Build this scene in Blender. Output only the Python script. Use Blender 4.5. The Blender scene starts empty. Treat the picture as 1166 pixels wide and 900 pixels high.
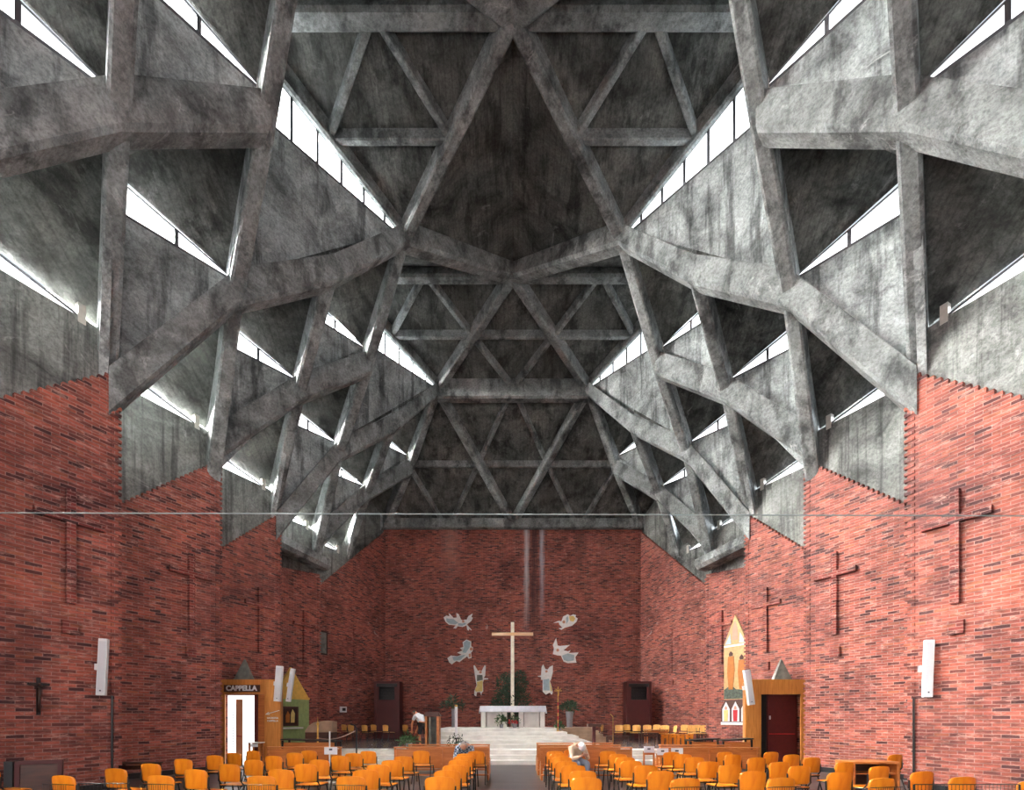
import bpy, bmesh, math, random
from mathutils import Vector, Matrix
random.seed(7)
S = bpy.context.scene
COL = S.collection
F = 540.0

# ------------------------------------------------------------------ camera
cam_d = bpy.data.cameras.new('camera'); cam = bpy.data.objects.new('camera', cam_d); COL.objects.link(cam)
cam.location = (0, 0, 1.6); cam.rotation_euler = (math.pi/2, 0, 0)
cam_d.sensor_width = 36; cam_d.lens = 36*F/1166
cam_d.shift_y = (818-450)/1166; cam_d.shift_x = -1/1166
cam_d.clip_start = .05
S.camera = cam
# ------------------------------------------------------------------ world, light, exposure
W = bpy.data.worlds.new('world'); S.world = W; W.use_nodes = True
W.node_tree.nodes['Background'].inputs[0].default_value = (.85, .92, 1, 1)
W.node_tree.nodes['Background'].inputs[1].default_value = 1.0
S.view_settings.view_transform = 'Standard'; S.view_settings.look = 'None'
S.view_settings.gamma = 1; S.view_settings.use_curve_mapping = False
S.view_settings.exposure = 0.0
PANE_LEFT = 5.0       # the panes of the sunny side
PANE_RIGHT = 3.5
def area(name, loc, target, sx, sy, power, color):
    l = bpy.data.lights.new(name, 'AREA'); l.shape = 'RECTANGLE'; l.size = sx; l.size_y = sy
    l.energy = power; l.color = color
    o = bpy.data.objects.new(name, l); COL.objects.link(o); o.location = loc
    o.rotation_euler = (Vector(target)-Vector(loc)).to_track_quat('-Z', 'Y').to_euler()
    return o
def sun(name, direction, energy, ang, col):
    l = bpy.data.lights.new(name, 'SUN'); l.energy = energy; l.angle = math.radians(ang); l.color = col
    o = bpy.data.objects.new(name, l); COL.objects.link(o)
    o.rotation_euler = Vector(direction).to_track_quat('-Z', 'Y').to_euler(); return o
sun('sun', (.80, -.12, -.58), 1250, 70, (1, .98, .94))          # hazy sun standing off the left flank
sun('bright_sky', (-.80, -.12, -.58), 55, 70, (.9, .95, 1))
# fill lights added behind the viewer to brighten the walls
area('entrance_fill', (-4.6, -2.0, 5.6), (4.5, 13, 4.5), 7, 8, 500, (1, .97, .93))
area('entrance_fill', (4.8, -2.0, 5.6), (-2.5, 16, 3.5), 6, 8, 120, (1, .97, .93))
# ------------------------------------------------------------------ helpers
def PX(px, Y): return (px-584)*Y/F
def PZ(py, Y): return 1.6+(818-py)*Y/F
def YI(i): return 7.06+3.76*i

def new_mat(name):
    m = bpy.data.materials.new(name); m.use_nodes = True
    nt = m.node_tree; b = nt.nodes['Principled BSDF']
    return m, nt, b
def simple(name, col, rough=.5, metal=0, noise=.12, scale=8, spec=.5, emit=0, bump=0):
    m, nt, b = new_mat(name)
    b.inputs['Roughness'].default_value = rough; b.inputs['Metallic'].default_value = metal
    b.inputs['Specular IOR Level'].default_value = spec
    tc = nt.nodes.new('ShaderNodeTexCoord'); n = nt.nodes.new('ShaderNodeTexNoise')
    n.inputs['Scale'].default_value = scale; n.inputs['Detail'].default_value = 4
    nt.links.new(tc.outputs['Object'], n.inputs['Vector'])
    r = nt.nodes.new('ShaderNodeValToRGB')
    r.color_ramp.elements[0].position = .3; r.color_ramp.elements[1].position = .7
    r.color_ramp.elements[0].color = tuple(c*(1-noise) for c in col)+(1,)
    r.color_ramp.elements[1].color = tuple(min(1, c*(1+noise)) for c in col)+(1,)
    nt.links.new(n.outputs['Fac'], r.inputs['Fac']); nt.links.new(r.outputs['Color'], b.inputs['Base Color'])
    if emit:
        b.inputs['Emission Color'].default_value = tuple(col)+(1,); b.inputs['Emission Strength'].default_value = emit
    if bump:
        bp = nt.nodes.new('ShaderNodeBump'); bp.inputs['Strength'].default_value = bump; bp.inputs['Distance'].default_value = .02
        nt.links.new(n.outputs['Fac'], bp.inputs['Height']); nt.links.new(bp.outputs['Normal'], b.inputs['Normal'])
    return m

def ramp(nt, fac, stops):
    r = nt.nodes.new('ShaderNodeValToRGB'); e = r.color_ramp.elements
    while len(e) < len(stops): e.new(.5)
    for k, (p, c) in enumerate(stops):
        e[k].position = p; e[k].color = (c, c, c, 1) if isinstance(c, (int, float)) else tuple(c)+(1,)
    nt.links.new(fac, r.inputs['Fac']); return r.outputs['Color']
def mix(nt, mode, fac, a, b):
    m = nt.nodes.new('ShaderNodeMix'); m.data_type = 'RGBA'; m.blend_type = mode
    if isinstance(fac, (int, float)): m.inputs[0].default_value = fac
    else: nt.links.new(fac, m.inputs[0])
    for k, v in ((6, a), (7, b)):
        if isinstance(v, tuple): m.inputs[k].default_value = v+(1,) if len(v) == 3 else v
        else: nt.links.new(v, m.inputs[k])
    return m.outputs[2]
def noise(nt, vec, scale, detail=5, rough=.6, sc=None, dist=0):
    if sc:
        mp = nt.nodes.new('ShaderNodeMapping'); mp.inputs['Scale'].default_value = sc
        nt.links.new(vec, mp.inputs['Vector']); vec = mp.outputs['Vector']
    n = nt.nodes.new('ShaderNodeTexNoise'); n.inputs['Scale'].default_value = scale
    n.inputs['Detail'].default_value = detail; n.inputs['Roughness'].default_value = rough
    n.inputs['Distortion'].default_value = dist
    nt.links.new(vec, n.inputs['Vector']); return n.outputs['Fac']

def concrete(name, lo, hi, tint=(.93, 1, 1), boards=0.0, streak=(1.6, 1.6, .18)):
    m, nt, b = new_mat(name); b.inputs['Roughness'].default_value = .8
    b.inputs['Specular IOR Level'].default_value = .25
    tc = nt.nodes.new('ShaderNodeTexCoord').outputs['Object']
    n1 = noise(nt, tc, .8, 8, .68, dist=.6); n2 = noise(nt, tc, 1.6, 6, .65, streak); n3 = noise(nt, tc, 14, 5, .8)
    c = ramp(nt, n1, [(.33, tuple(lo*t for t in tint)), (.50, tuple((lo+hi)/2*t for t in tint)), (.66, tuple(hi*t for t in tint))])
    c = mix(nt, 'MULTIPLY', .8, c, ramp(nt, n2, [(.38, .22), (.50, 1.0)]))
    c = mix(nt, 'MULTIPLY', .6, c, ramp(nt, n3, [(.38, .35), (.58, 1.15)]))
    # lime efflorescence patches
    n5 = noise(nt, tc, 1.1, 9, .75, dist=1.2)
    c = mix(nt, 'MIX', ramp(nt, n5, [(.60, 0), (.70, .45)]), c, tuple(min(1, hi*1.9) for _ in range(3)))
    h = n3
    if boards:
        w = nt.nodes.new('ShaderNodeTexWave'); w.wave_type = 'BANDS'; w.bands_direction = 'X'
        w.inputs['Scale'].default_value = 1.6; w.inputs['Distortion'].default_value = .6; w.inputs['Detail'].default_value = 2
        nt.links.new(tc, w.inputs['Vector'])
        c = mix(nt, 'MULTIPLY', boards, c, ramp(nt, w.outputs['Fac'], [(.0, .25), (.12, 1.0)]))
    nt.links.new(c, b.inputs['Base Color'])
    bp = nt.nodes.new('ShaderNodeBump'); bp.inputs['Strength'].default_value = .5; bp.inputs['Distance'].default_value = .05
    nt.links.new(h, bp.inputs['Height']); nt.links.new(bp.outputs['Normal'], b.inputs['Normal'])
    return m

def brick_mat(name, c1=(.43, .112, .072), c2=(.165, .046, .040), streaks=0):
    m, nt, b = new_mat(name); b.inputs['Roughness'].default_value = .75
    b.inputs['Specular IOR Level'].default_value = .3
    uv = nt.nodes.new('ShaderNodeTexCoord').outputs['UV']
    def brick(bias, a, c, mo):
        t = nt.nodes.new('ShaderNodeTexBrick'); t.inputs['Scale'].default_value = 1
        t.inputs['Brick Width'].default_value = .27; t.inputs['Row Height'].default_value = .075
        t.inputs['Mortar Size'].default_value = .008; t.inputs['Mortar Smooth'].default_value = .3
        t.inputs['Bias'].default_value = bias; t.offset = .5; t.squash = 1
        t.inputs['Color1'].default_value = a+(1,); t.inputs['Color2'].default_value = c+(1,); t.inputs['Mortar'].default_value = mo+(1,)
        nt.links.new(uv, t.inputs['Vector']); return t
    t = brick(.0, c1, c2, (.40, .22, .19))
    c = t.outputs['Color']
    # some bricks burnt, some orange: per-brick value thresholded
    t2 = brick(0, (0, 0, 0), (1, 1, 1), (.5, .5, .5))
    bw = nt.nodes.new('ShaderNodeRGBToBW'); nt.links.new(t2.outputs['Color'], bw.inputs[0])
    c = mix(nt, 'MIX', ramp(nt, bw.outputs[0], [(.0, .55), (.04, .55), (.06, 0)]), c, (.60, .2, .1))
    c = mix(nt, 'MIX', ramp(nt, bw.outputs[0], [(.9, 0), (.93, .7)]), c, (.09, .03, .035))
    c = mix(nt, 'MULTIPLY', .9, c, ramp(nt, bw.outputs[0], [(.1, .62), (.35, 1.25), (.5, .8), (.7, 1.2), (.88, .6)]))
    n1 = noise(nt, uv, .55, 6, .65, dist=.4)
    c = mix(nt, 'MULTIPLY', .8, c, ramp(nt, n1, [(.33, (.42, .36, .4)), (.5, (.95, .95, .95)), (.68, (1.35, 1.2, 1.1))]))
    n2 = noise(nt, uv, 7, 6, .8, (.35, 1.2, 1))
    c = mix(nt, 'MIX', ramp(nt, n2, [(.54, 0), (.68, .65)]), c, (.62, .36, .30))
    c = mix(nt, 'MULTIPLY', .6, c, ramp(nt, noise(nt, uv, 10, 4, .75, (.3, 1.3, 1)), [(.38, .3), (.56, 1.15)]))
    # lime bloom in a few patches
    n3 = noise(nt, uv, .45, 9, .8, dist=1.0)
    c = mix(nt, 'MIX', ramp(nt, n3, [(.64, 0), (.70, .6)]), c, (.7, .62, .6))
    if streaks:   # rain water has run down this wall from the beam foot
        sx = nt.nodes.new('ShaderNodeSeparateXYZ'); nt.links.new(uv, sx.inputs[0])
        def band(u0, w, z0, z1, col, amt, sc):
            nonlocal c
            mm = nt.nodes.new('ShaderNodeMath'); mm.operation = 'SUBTRACT'; nt.links.new(sx.outputs[0], mm.inputs[0]); mm.inputs[1].default_value = u0
            ma = nt.nodes.new('ShaderNodeMath'); ma.operation = 'ABSOLUTE'; nt.links.new(mm.outputs[0], ma.inputs[0])
            nn = noise(nt, uv, 3, 5, .7, (2.2, sc, 1))
            mu = nt.nodes.new('ShaderNodeMath'); mu.operation = 'MULTIPLY_ADD'; nt.links.new(nn, mu.inputs[0]); mu.inputs[1].default_value = w*1.6
            nt.links.new(ma.outputs[0], mu.inputs[2])
            s = nt.nodes.new('ShaderNodeMapRange'); nt.links.new(mu.outputs[0], s.inputs[0])
            s.inputs[1].default_value = w*.8; s.inputs[2].default_value = w*1.7; s.inputs[3].default_value = amt; s.inputs[4].default_value = 0
            z = nt.nodes.new('ShaderNodeMapRange'); nt.links.new(sx.outputs[1], z.inputs[0])
            z.inputs[1].default_value = z0; z.inputs[2].default_value = z1
            k = nt.nodes.new('ShaderNodeMath'); k.operation = 'MULTIPLY'; nt.links.new(s.outputs[0], k.inputs[0]); nt.links.new(z.outputs[0], k.inputs[1])
            c = mix(nt, 'MIX', k.outputs[0], c, col)
        band(1.25, .50, 4.5, 9, (.05, .02, .022), .85, .12)
        band(.80, .22, 6.5, 10, (.55, .55, .58), .8, .3)
        band(1.70, .20, 7.0, 10.5, (.45, .5, .58), .7, .3)
        band(3.9, .5, 8.5, 12, (.07, .03, .03), .6, .12)
        band(-3.6, .9, 9, 13, (.6, .36, .32), .4, .3)
    c = mix(nt, 'MULTIPLY', 1.0, c, ramp(nt, t.outputs['Fac'], [(0, 1.0), (1, 1.0)]))
    nt.links.new(c, b.inputs['Base Color'])
    bp = nt.nodes.new('ShaderNodeBump'); bp.inputs['Strength'].default_value = .6; bp.inputs['Distance'].default_value = .012; bp.invert = True
    nt.links.new(t.outputs['Fac'], bp.inputs['Height']); nt.links.new(bp.outputs['Normal'], b.inputs['Normal'])
    return m

def wood(name, c1, c2, rough=.4, sc=(1, 1, 12), scale=3):
    m, nt, b = new_mat(name); b.inputs['Roughness'].default_value = rough
    tc = nt.nodes.new('ShaderNodeTexCoord').outputs['Object']
    n = noise(nt, tc, scale, 5, .6, sc, .5)
    nt.links.new(ramp(nt, n, [(.35, c1), (.65, c2)]), b.inputs['Base Color'])
    return m

def floor_mat():
    m, nt, b = new_mat('dark_floor_boards')
    tc = nt.nodes.new('ShaderNodeTexCoord').outputs['Object']
    t = nt.nodes.new('ShaderNodeTexBrick'); t.inputs['Scale'].default_value = 1; t.inputs['Brick Width'].default_value = 1.6
    t.inputs['Row Height'].default_value = .12; t.inputs['Mortar Size'].default_value = .004
    t.inputs['Color1'].default_value = (.045, .043, .05, 1); t.inputs['Color2'].default_value = (.085, .075, .075, 1); t.inputs['Mortar'].default_value = (.015, .014, .014, 1)
    nt.links.new(tc, t.inputs['Vector'])
    c = mix(nt, 'MULTIPLY', .5, t.outputs['Color'], ramp(nt, noise(nt, tc, 2, 5, .6), [(.3, .5), (.7, 1.3)]))
    nt.links.new(c, b.inputs['Base Color']); b.inputs['Roughness'].default_value = .32
    return m

M = dict(
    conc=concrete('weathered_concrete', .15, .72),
    conc_roof=concrete('board_marked_shaded_roof_concrete', .025, .20, (.95, 1, .93), .3, (1.2, .3, 1.2)),  # colour darkened to deepen the shade on the roof slabs
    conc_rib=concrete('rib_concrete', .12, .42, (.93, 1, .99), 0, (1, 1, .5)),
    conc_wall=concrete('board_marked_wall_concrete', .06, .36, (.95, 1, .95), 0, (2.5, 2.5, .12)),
    brick=brick_mat('red_brick'), brick_end=brick_mat('red_brick_stained', streaks=1),
    relief=brick_mat('dark_relief_brick', (.30, .055, .04), (.13, .028, .025)),
    floor=floor_mat(), stone=simple('grey_sanctuary_stone', (.17, .16, .165), .25, scale=3, noise=.3),
    marble=simple('white_marble', (.90, .87, .82), .35, scale=2.5, noise=.12),
    tan=simple('step_shade_and_cover_tan', (.40, .27, .18), .5, scale=3, noise=.25),  # tan paints the shade on the side steps; plain colour on the harmonium cover
    ply=wood('orange_plywood', (.78, .21, .008), (.88, .30, .015), .35, (6, 6, 1), 2),
    plyd=wood('pale_plywood', (.85, .42, .10), (.95, .55, .16), .35, (6, 6, 1), 2),
    pew=wood('pew_wood', (.42, .13, .03), (.58, .2, .05), .4, (1, 8, 8), 2),
    portal=wood('portal_wood', (.55, .20, .035), (.72, .30, .07), .45, (10, 10, .8), 2),
    darkwood=wood('dark_brown_wood', (.05, .018, .012), (.09, .03, .018), .45, (1, 1, 8), 2),
    maroon=simple('maroon_wood', (.075, .008, .008), .55, scale=3), doorred=simple('dark_red_door', (.10, .012, .01), .4),
    black=simple('black_metal', (.008, .008, .009), .4, spec=.5, noise=.05), iron=simple('dark_iron', (.03, .028, .028), .5, .6),
    pinkdoor=simple('pale_orange_door', (.85, .42, .22), .5, noise=.03),
    lettering_white=simple('white_lettering', (.95, .95, .95), .6, noise=.01),
    crosspale=simple('pale_cross_wood', (.95, .86, .72), .5), crosswood=wood('cross_arm_wood', (.75, .45, .22), (.85, .66, .45), .5, (1, 6, 6), 1.2),
    white_post=simple('limewashed_post', (.6, .58, .52), .7),
    frame=simple('window_frame_grey', (.10, .10, .11), .5), white=simple('white_paint', (.85, .86, .87), .4, noise=.03),
    cloth=simple('white_altar_cloth', (.80, .82, .90), .8, noise=.06), gold=simple('gold_leaf', (.75, .45, .10), .35, .6, noise=.2),
    brass=simple('brass', (.65, .42, .12), .3, .8), leaf=simple('dark_green_foliage', (.028, .06, .03), .6, noise=.6, scale=5),
    leaf2=simple('green_plant_leaves', (.05, .12, .04), .5, noise=.5, scale=7), pot=simple('grey_pot', (.25, .25, .27), .5),
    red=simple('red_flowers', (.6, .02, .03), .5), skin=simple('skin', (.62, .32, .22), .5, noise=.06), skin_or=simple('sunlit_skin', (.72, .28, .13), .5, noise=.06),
    hair_dark=simple('dark_hair', (.02, .015, .012), .6), hair_white=simple('white_hair', (.62, .62, .64), .7), hair_grey=simple('thin_grey_hair', (.35, .3, .27), .7),
    shirt_white=simple('white_shirt', (.72, .74, .78), .8), shirt_beige=simple('beige_shirt', (.68, .52, .38), .8), trousers=simple('black_trousers', (.012, .012, .015), .8),
    jeans=simple('grey_blue_trousers', (.2, .23, .3), .8), green=simple('pale_green_paint', (.33, .44, .17), .6), yellow=simple('yellow_paint', (.80, .50, .10), .6),
    paper=simple('white_paper', (.74, .75, .78), .7, noise=.02), ink=simple('dark_ink', (.04, .045, .07), .7), slate=simple('grey_slate', (.17, .18, .16), .7, noise=.35, scale=5, bump=.4),
    angel_white=simple('glazed_white', (.95, .95, .94), .5), angel_blue=simple('pale_blue_glaze', (.42, .56, .62), .5), angel_yellow=simple('yellow_glaze', (.80, .62, .22), .5),
    orange=simple('ochre_robe', (.45, .15, .02), .6), icon_bg=simple('icon_gold_ground', (.55, .38, .17), .55, noise=.15), rope=simple('pale_rope', (.6, .45, .38), .8),
    icon_dark=simple('icon_rock', (.06, .08, .06), .7, noise=.6, scale=12), bronze=simple('dark_bronze', (.05, .025, .02), .4, .5),
)
def plaid():
    m, nt, b = new_mat('blue_plaid_shirt'); tc = nt.nodes.new('ShaderNodeTexCoord').outputs['Object']
    t = nt.nodes.new('ShaderNodeTexChecker'); t.inputs['Scale'].default_value = 22
    t.inputs['Color1'].default_value = (.035, .05, .09, 1); t.inputs['Color2'].default_value = (.4, .47, .55, 1)
    nt.links.new(tc, t.inputs['Vector']); nt.links.new(t.outputs['Color'], b.inputs['Base Color']); return m
M['plaid'] = plaid()
def pane_mat(name, s, clear=True):
    m, nt, b = new_mat(name); b.inputs['Base Color'].default_value = (.9, .93, .95, 1); b.inputs['Roughness'].default_value = .4
    b.inputs['Emission Color'].default_value = (.93, .97, 1, 1); b.inputs['Emission Strength'].default_value = s
    if clear:
        tr = nt.nodes.new('ShaderNodeBsdfTransparent'); mx = nt.nodes.new('ShaderNodeMixShader'); mx.inputs[0].default_value = .5
        nt.links.new(tr.outputs[0], mx.inputs[1]); nt.links.new(b.outputs[0], mx.inputs[2])
        nt.links.new(mx.outputs[0], nt.nodes['Material Output'].inputs['Surface'])
    return m
M['pane_l'] = pane_mat('frosted_daylight_pane_left', PANE_LEFT); M['pane_r'] = pane_mat('frosted_daylight_pane_right', PANE_RIGHT)
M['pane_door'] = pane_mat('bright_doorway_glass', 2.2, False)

class MB:
    def __init__(s): s.v = []; s.f = []; s.uv = []
    def face(s, pts, uvs=None):
        n = len(s.v); s.v += [tuple(p) for p in pts]; s.f.append(tuple(range(n, n+len(pts))))
        s.uv += list(uvs) if uvs else [(p[0]+p[1], p[2]) for p in pts]
    def prism(s, bot, top):
        n = len(bot)
        s.face(bot[::-1]); s.face(top)
        for i in range(n):
            j = (i+1) % n; s.face([bot[i], bot[j], top[j], top[i]])
        return s
    def box(s, x0, x1, y0, y1, z0, z1, mtx=None):
        b = [Vector(p) for p in ((x0, y0, z0), (x1, y0, z0), (x1, y1, z0), (x0, y1, z0))]
        t = [Vector((p.x, p.y, z1)) for p in b]
        if mtx: b = [mtx@p for p in b]; t = [mtx@p for p in t]
        return s.prism(b, t)
    def slab(s, pts, th, d=None):           # polygon pts thickened along d (default up)
        d = Vector(d or (0, 0, 1))*th; P = [Vector(p) for p in pts]
        return s.prism(P, [p+d for p in P])
    def tube(s, pts, r, n=8, r2=None):
        pts = [Vector(p) for p in pts]; rings = []
        for i, p in enumerate(pts):
            a = pts[max(0, i-1)]; b = pts[min(len(pts)-1, i+1)]; t = (b-a).normalized()
            u = t.cross(Vector((0, 0, 1)) if abs(t.z) < .95 else Vector((1, 0, 0))).normalized(); w = t.cross(u)
            rr = r if r2 is None else r+(r2-r)*i/(len(pts)-1)
            rings.append([p+(u*math.cos(2*math.pi*k/n)+w*math.sin(2*math.pi*k/n))*rr for k in range(n)])
        for A, B in zip(rings, rings[1:]):
            for k in range(n): s.face([A[k], A[(k+1) % n], B[(k+1) % n], B[k]])
        s.face(rings[0][::-1]); s.face(rings[-1]); return s
    def lathe(s, c, prof, n=16):            # prof: (r, z)
        c = Vector(c)
        R = [[c+Vector((r*math.cos(2*math.pi*k/n), r*math.sin(2*math.pi*k/n), z)) for k in range(n)] for r, z in prof]
        for A, B in zip(R, R[1:]):
            for k in range(n): s.face([A[k], A[(k+1) % n], B[(k+1) % n], B[k]])
        s.face(R[0][::-1]); s.face(R[-1]); return s
    def build(s, name, mat, parent=None, smooth=False, bevel=0, weld=True):
        me = bpy.data.meshes.new(name); me.from_pydata(s.v, [], s.f)
        ul = me.uv_layers.new(name='UVMap')
        for i, l in enumerate(me.loops): ul.data[i].uv = s.uv[l.vertex_index]
        if weld:
            bm = bmesh.new(); bm.from_mesh(me); bmesh.ops.remove_doubles(bm, verts=bm.verts, dist=1e-5)
            bmesh.ops.recalc_face_normals(bm, faces=bm.faces); bm.to_mesh(me); bm.free()
        me.materials.append(mat if not isinstance(mat, str) else M[mat])
        if smooth:
            for p in me.polygons: p.use_smooth = True
        o = bpy.data.objects.new(name, me); COL.objects.link(o)
        if parent: o.parent = parent
        if bevel:
            md = o.modifiers.new('bevel', 'BEVEL'); md.width = bevel; md.segments = 2; md.limit_method = 'ANGLE'
        return o
def tag(o, label=None, cat=None, group=None, kind=None):
    if label: o['label'] = label
    if cat: o['category'] = cat
    if group: o['group'] = group
    if kind: o['kind'] = kind
    return o
def empty(name, loc=(0, 0, 0), rz=0, **k):
    o = bpy.data.objects.new(name, None); COL.objects.link(o); o.location = loc; o.rotation_euler.z = rz
    o.empty_display_size = .1; tag(o, **k); return o
def children(o): return [c for c in bpy.data.objects if c.parent == o]
def copy_tree(o, parent=None, kids=None):
    c = o.copy(); COL.objects.link(c); c.parent = parent
    for ch in children(o): copy_tree(ch, c)
    return c

# ================================================================== STRUCTURE
EDGE_X, EDGE_Z = 9.0, 9.45
SL = .5                                     # the wall panels recede towards the axis
Y_END, X_END, Z_END = 27.74, 7.45, 12.6
LV = [(9.25, 8.5), (7.45, 12.6), (5.65, 14.9), (3.8, 18.0), (0, 20.2)]
OFF = [0, .5, 1, 1.5, 2.5]
IMIN = -2.5
ceiling = empty('ceiling', (0, 0, 0), kind='structure', label='folded raw concrete roof of crossing ribs and slabs over the whole nave', cat='ceiling')

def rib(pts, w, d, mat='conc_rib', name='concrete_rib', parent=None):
    P = [Vector(p) for p in pts]; t = (P[-1]-P[0]); t.z = 0; t.normalize(); n = Vector((-t.y, t.x, 0))*w/2
    mb = MB(); R = []
    for i, p in enumerate(P):
        dd = d[i] if isinstance(d, (list, tuple)) else d
        up = Vector((0, 0, dd)); ch = w*.16; nn = n*(1-2*ch/w)
        R.append([p-nn, p+nn, p+n+Vector((0, 0, ch)), p+n+up, p-n+up, p-n+Vector((0, 0, ch))])
    for A, B in zip(R, R[1:]):
        for k in range(6): mb.face([A[k], A[(k+1) % 6], B[(k+1) % 6], B[k]])
    mb.face(R[0][::-1]); mb.face(R[-1])
    return mb.build(name, mat, parent or ceiling)

for sx in (-1, 1):
    for n in range(-5, 5):                  # diagonals that run up and away
        major = n % 2 == 1
        lv = 5 if major else 3; pts = []; ds = []
        for k in range(lv):
            if n+OFF[k] < IMIN-.01 or n+OFF[k] > 5.6: continue
            z = LV[k][1] + (1.0 if k == 0 and not major else 0)
            if k == 4 and n+OFF[k] > 3.6: continue
            pts.append((sx*LV[k][0], YI(n+OFF[k]), z-(.12 if k < 4 else 0))); ds.append([1.1, 1.0, .9, .75, .6][k])
        if len(pts) > 1: rib(pts, .6, ds)
    for n in range(-2, 7):                  # diagonals that run up and towards the entrance
        major = n % 2 == 0
        lv = 5 if major else 3; pts = []; ds = []
        for k in range(lv):
            i = n-OFF[k]
            if i < IMIN-.01 or i > 5.6: continue
            z = LV[k][1] + (1.0 if k == 0 and not major else 0)
            pts.append((sx*LV[k][0], YI(i), z)); ds.append([1.1, 1.15, 1.05, .75, .6][k])
        if len(pts) > 1: rib(pts, .37, ds)

# roof slabs, high centre
ZR = 20.75; ZA = 18.5; XT = 7.5
def panel(pts, mat='conc_roof', th=.18, name='roof_slab'):
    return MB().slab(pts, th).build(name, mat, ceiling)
def medial(a, b, c, w=.2, d=.34):
    a, b, c = Vector(a), Vector(b), Vector(c); m1, m2, m3 = (a+b)/2, (b+c)/2, (c+a)/2
    for p, q in ((m1, m2), (m2, m3), (m3, m1)):
        rib([p-Vector((0, 0, d)), q-Vector((0, 0, d))], w, d, name='secondary_rib')
for i in (-2.5, -.5, 1.5, 3.5):
    C0 = (0, YI(i), ZR); yt = YI(i)
    for sx in (-1, 1):
        T = (sx*XT, yt, ZR)
        A1 = (sx*3.8, YI(i+1), ZA); 
        panel([T, C0, A1]); medial(T, C0, A1)
        if i > IMIN:
            A2 = (sx*3.8, YI(i-1), ZA); panel([T, C0, A2])
    rib([(-XT, yt, 20.25), (XT, yt, 20.25)], .5, .5, name='transverse_beam')
for i in (-2.5, -.5, 1.5):
    a, b = (0, YI(i), ZR), (0, YI(i+2), ZR)
    for sx in (-1, 1): panel([a, (sx*3.8, YI(i+1), ZA), b])
B_L, B_R, B0 = (-3.8, YI(4.5), ZA), (3.8, YI(4.5), ZA), (0, YI(3.5), ZR)
panel([B0, B_L, B_R]); medial(B0, B_L, B_R)
rib([(-3.8, YI(4.5), 17.65), (3.8, YI(4.5), 17.65)], .5, .95, name='transverse_beam')
CL, CR, C0 = (-X_END-.3, Y_END+.45, 12.95), (X_END+.3, Y_END+.45, 12.95), (0, Y_END+.45, 12.95)
panel([B_L, B_R, C0]); medial(B_L, B_R, C0)
for Bp, Cp in ((B_L, CL), (B_R, CR)): panel([Bp, C0, Cp]); medial(Bp, C0, Cp)
for sx in (-1, 1):
    rib([(sx*3.8, YI(4.5), 17.95), (0, Y_END-.05, 12.7)], .42, .55)
rib([(-X_END, Y_END-.12, 12.62), (X_END, Y_END-.12, 12.62)], .4, .55, name='transverse_beam')

win_n = [0]
def window(apex, low, high, sx, nbars, th=.05):
    """wedge shaped clerestory light: apex, sill end, head end"""
    win_n[0] += 1
    a, l, h = Vector(apex), Vector(low), Vector(high)
    nrm = (l-a).cross(h-a).normalized()*th
    root = empty('window_%d' % win_n[0], tuple((a+l)/2), kind='structure',
        label='wedge-shaped clerestory light in the concrete roof, %s side' % ('left' if sx < 0 else 'right'), cat='window')
    off = (a+l)/2
    MB().prism([a-off-nrm/2, l-off-nrm/2, h-off-nrm/2], [a-off+nrm/2, l-off+nrm/2, h-off+nrm/2]).build('pane', 'pane_l' if sx < 0 else 'pane_r', root, weld=False)
    mb = MB(); r = .035
    mb.tube([a-off, l-off], r, 4); mb.tube([a-off, h-off], r*1.5, 4); mb.tube([l-off, h-off], r, 4)
    for k in range(1, nbars+1):
        t = k/(nbars+1.0)
        mb.tube([a.lerp(l, t)-off, a.lerp(h, t)-off], r*1.7, 4)
    mb.build('window_frame', 'frame', root)
    e = (l-a).normalized(); up = Vector((0, 0, 1)); pn = nrm.normalized()*.07; p0 = a-off+e*.12-up*.12
    MB().prism([p0-e*.07-pn, p0+e*.07-pn, p0+e*.07+pn, p0-e*.07+pn], [q+up*.42 for q in (p0-e*.07-pn, p0+e*.07-pn, p0+e*.07+pn, p0-e*.07+pn)]).build('end_post', 'white_post', root)
    return root
def vwall(quad, inward, th=.2, mat='conc', name='clerestory_wall'):
    MB().slab(quad, th, inward).build(name, mat, ceiling)

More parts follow.
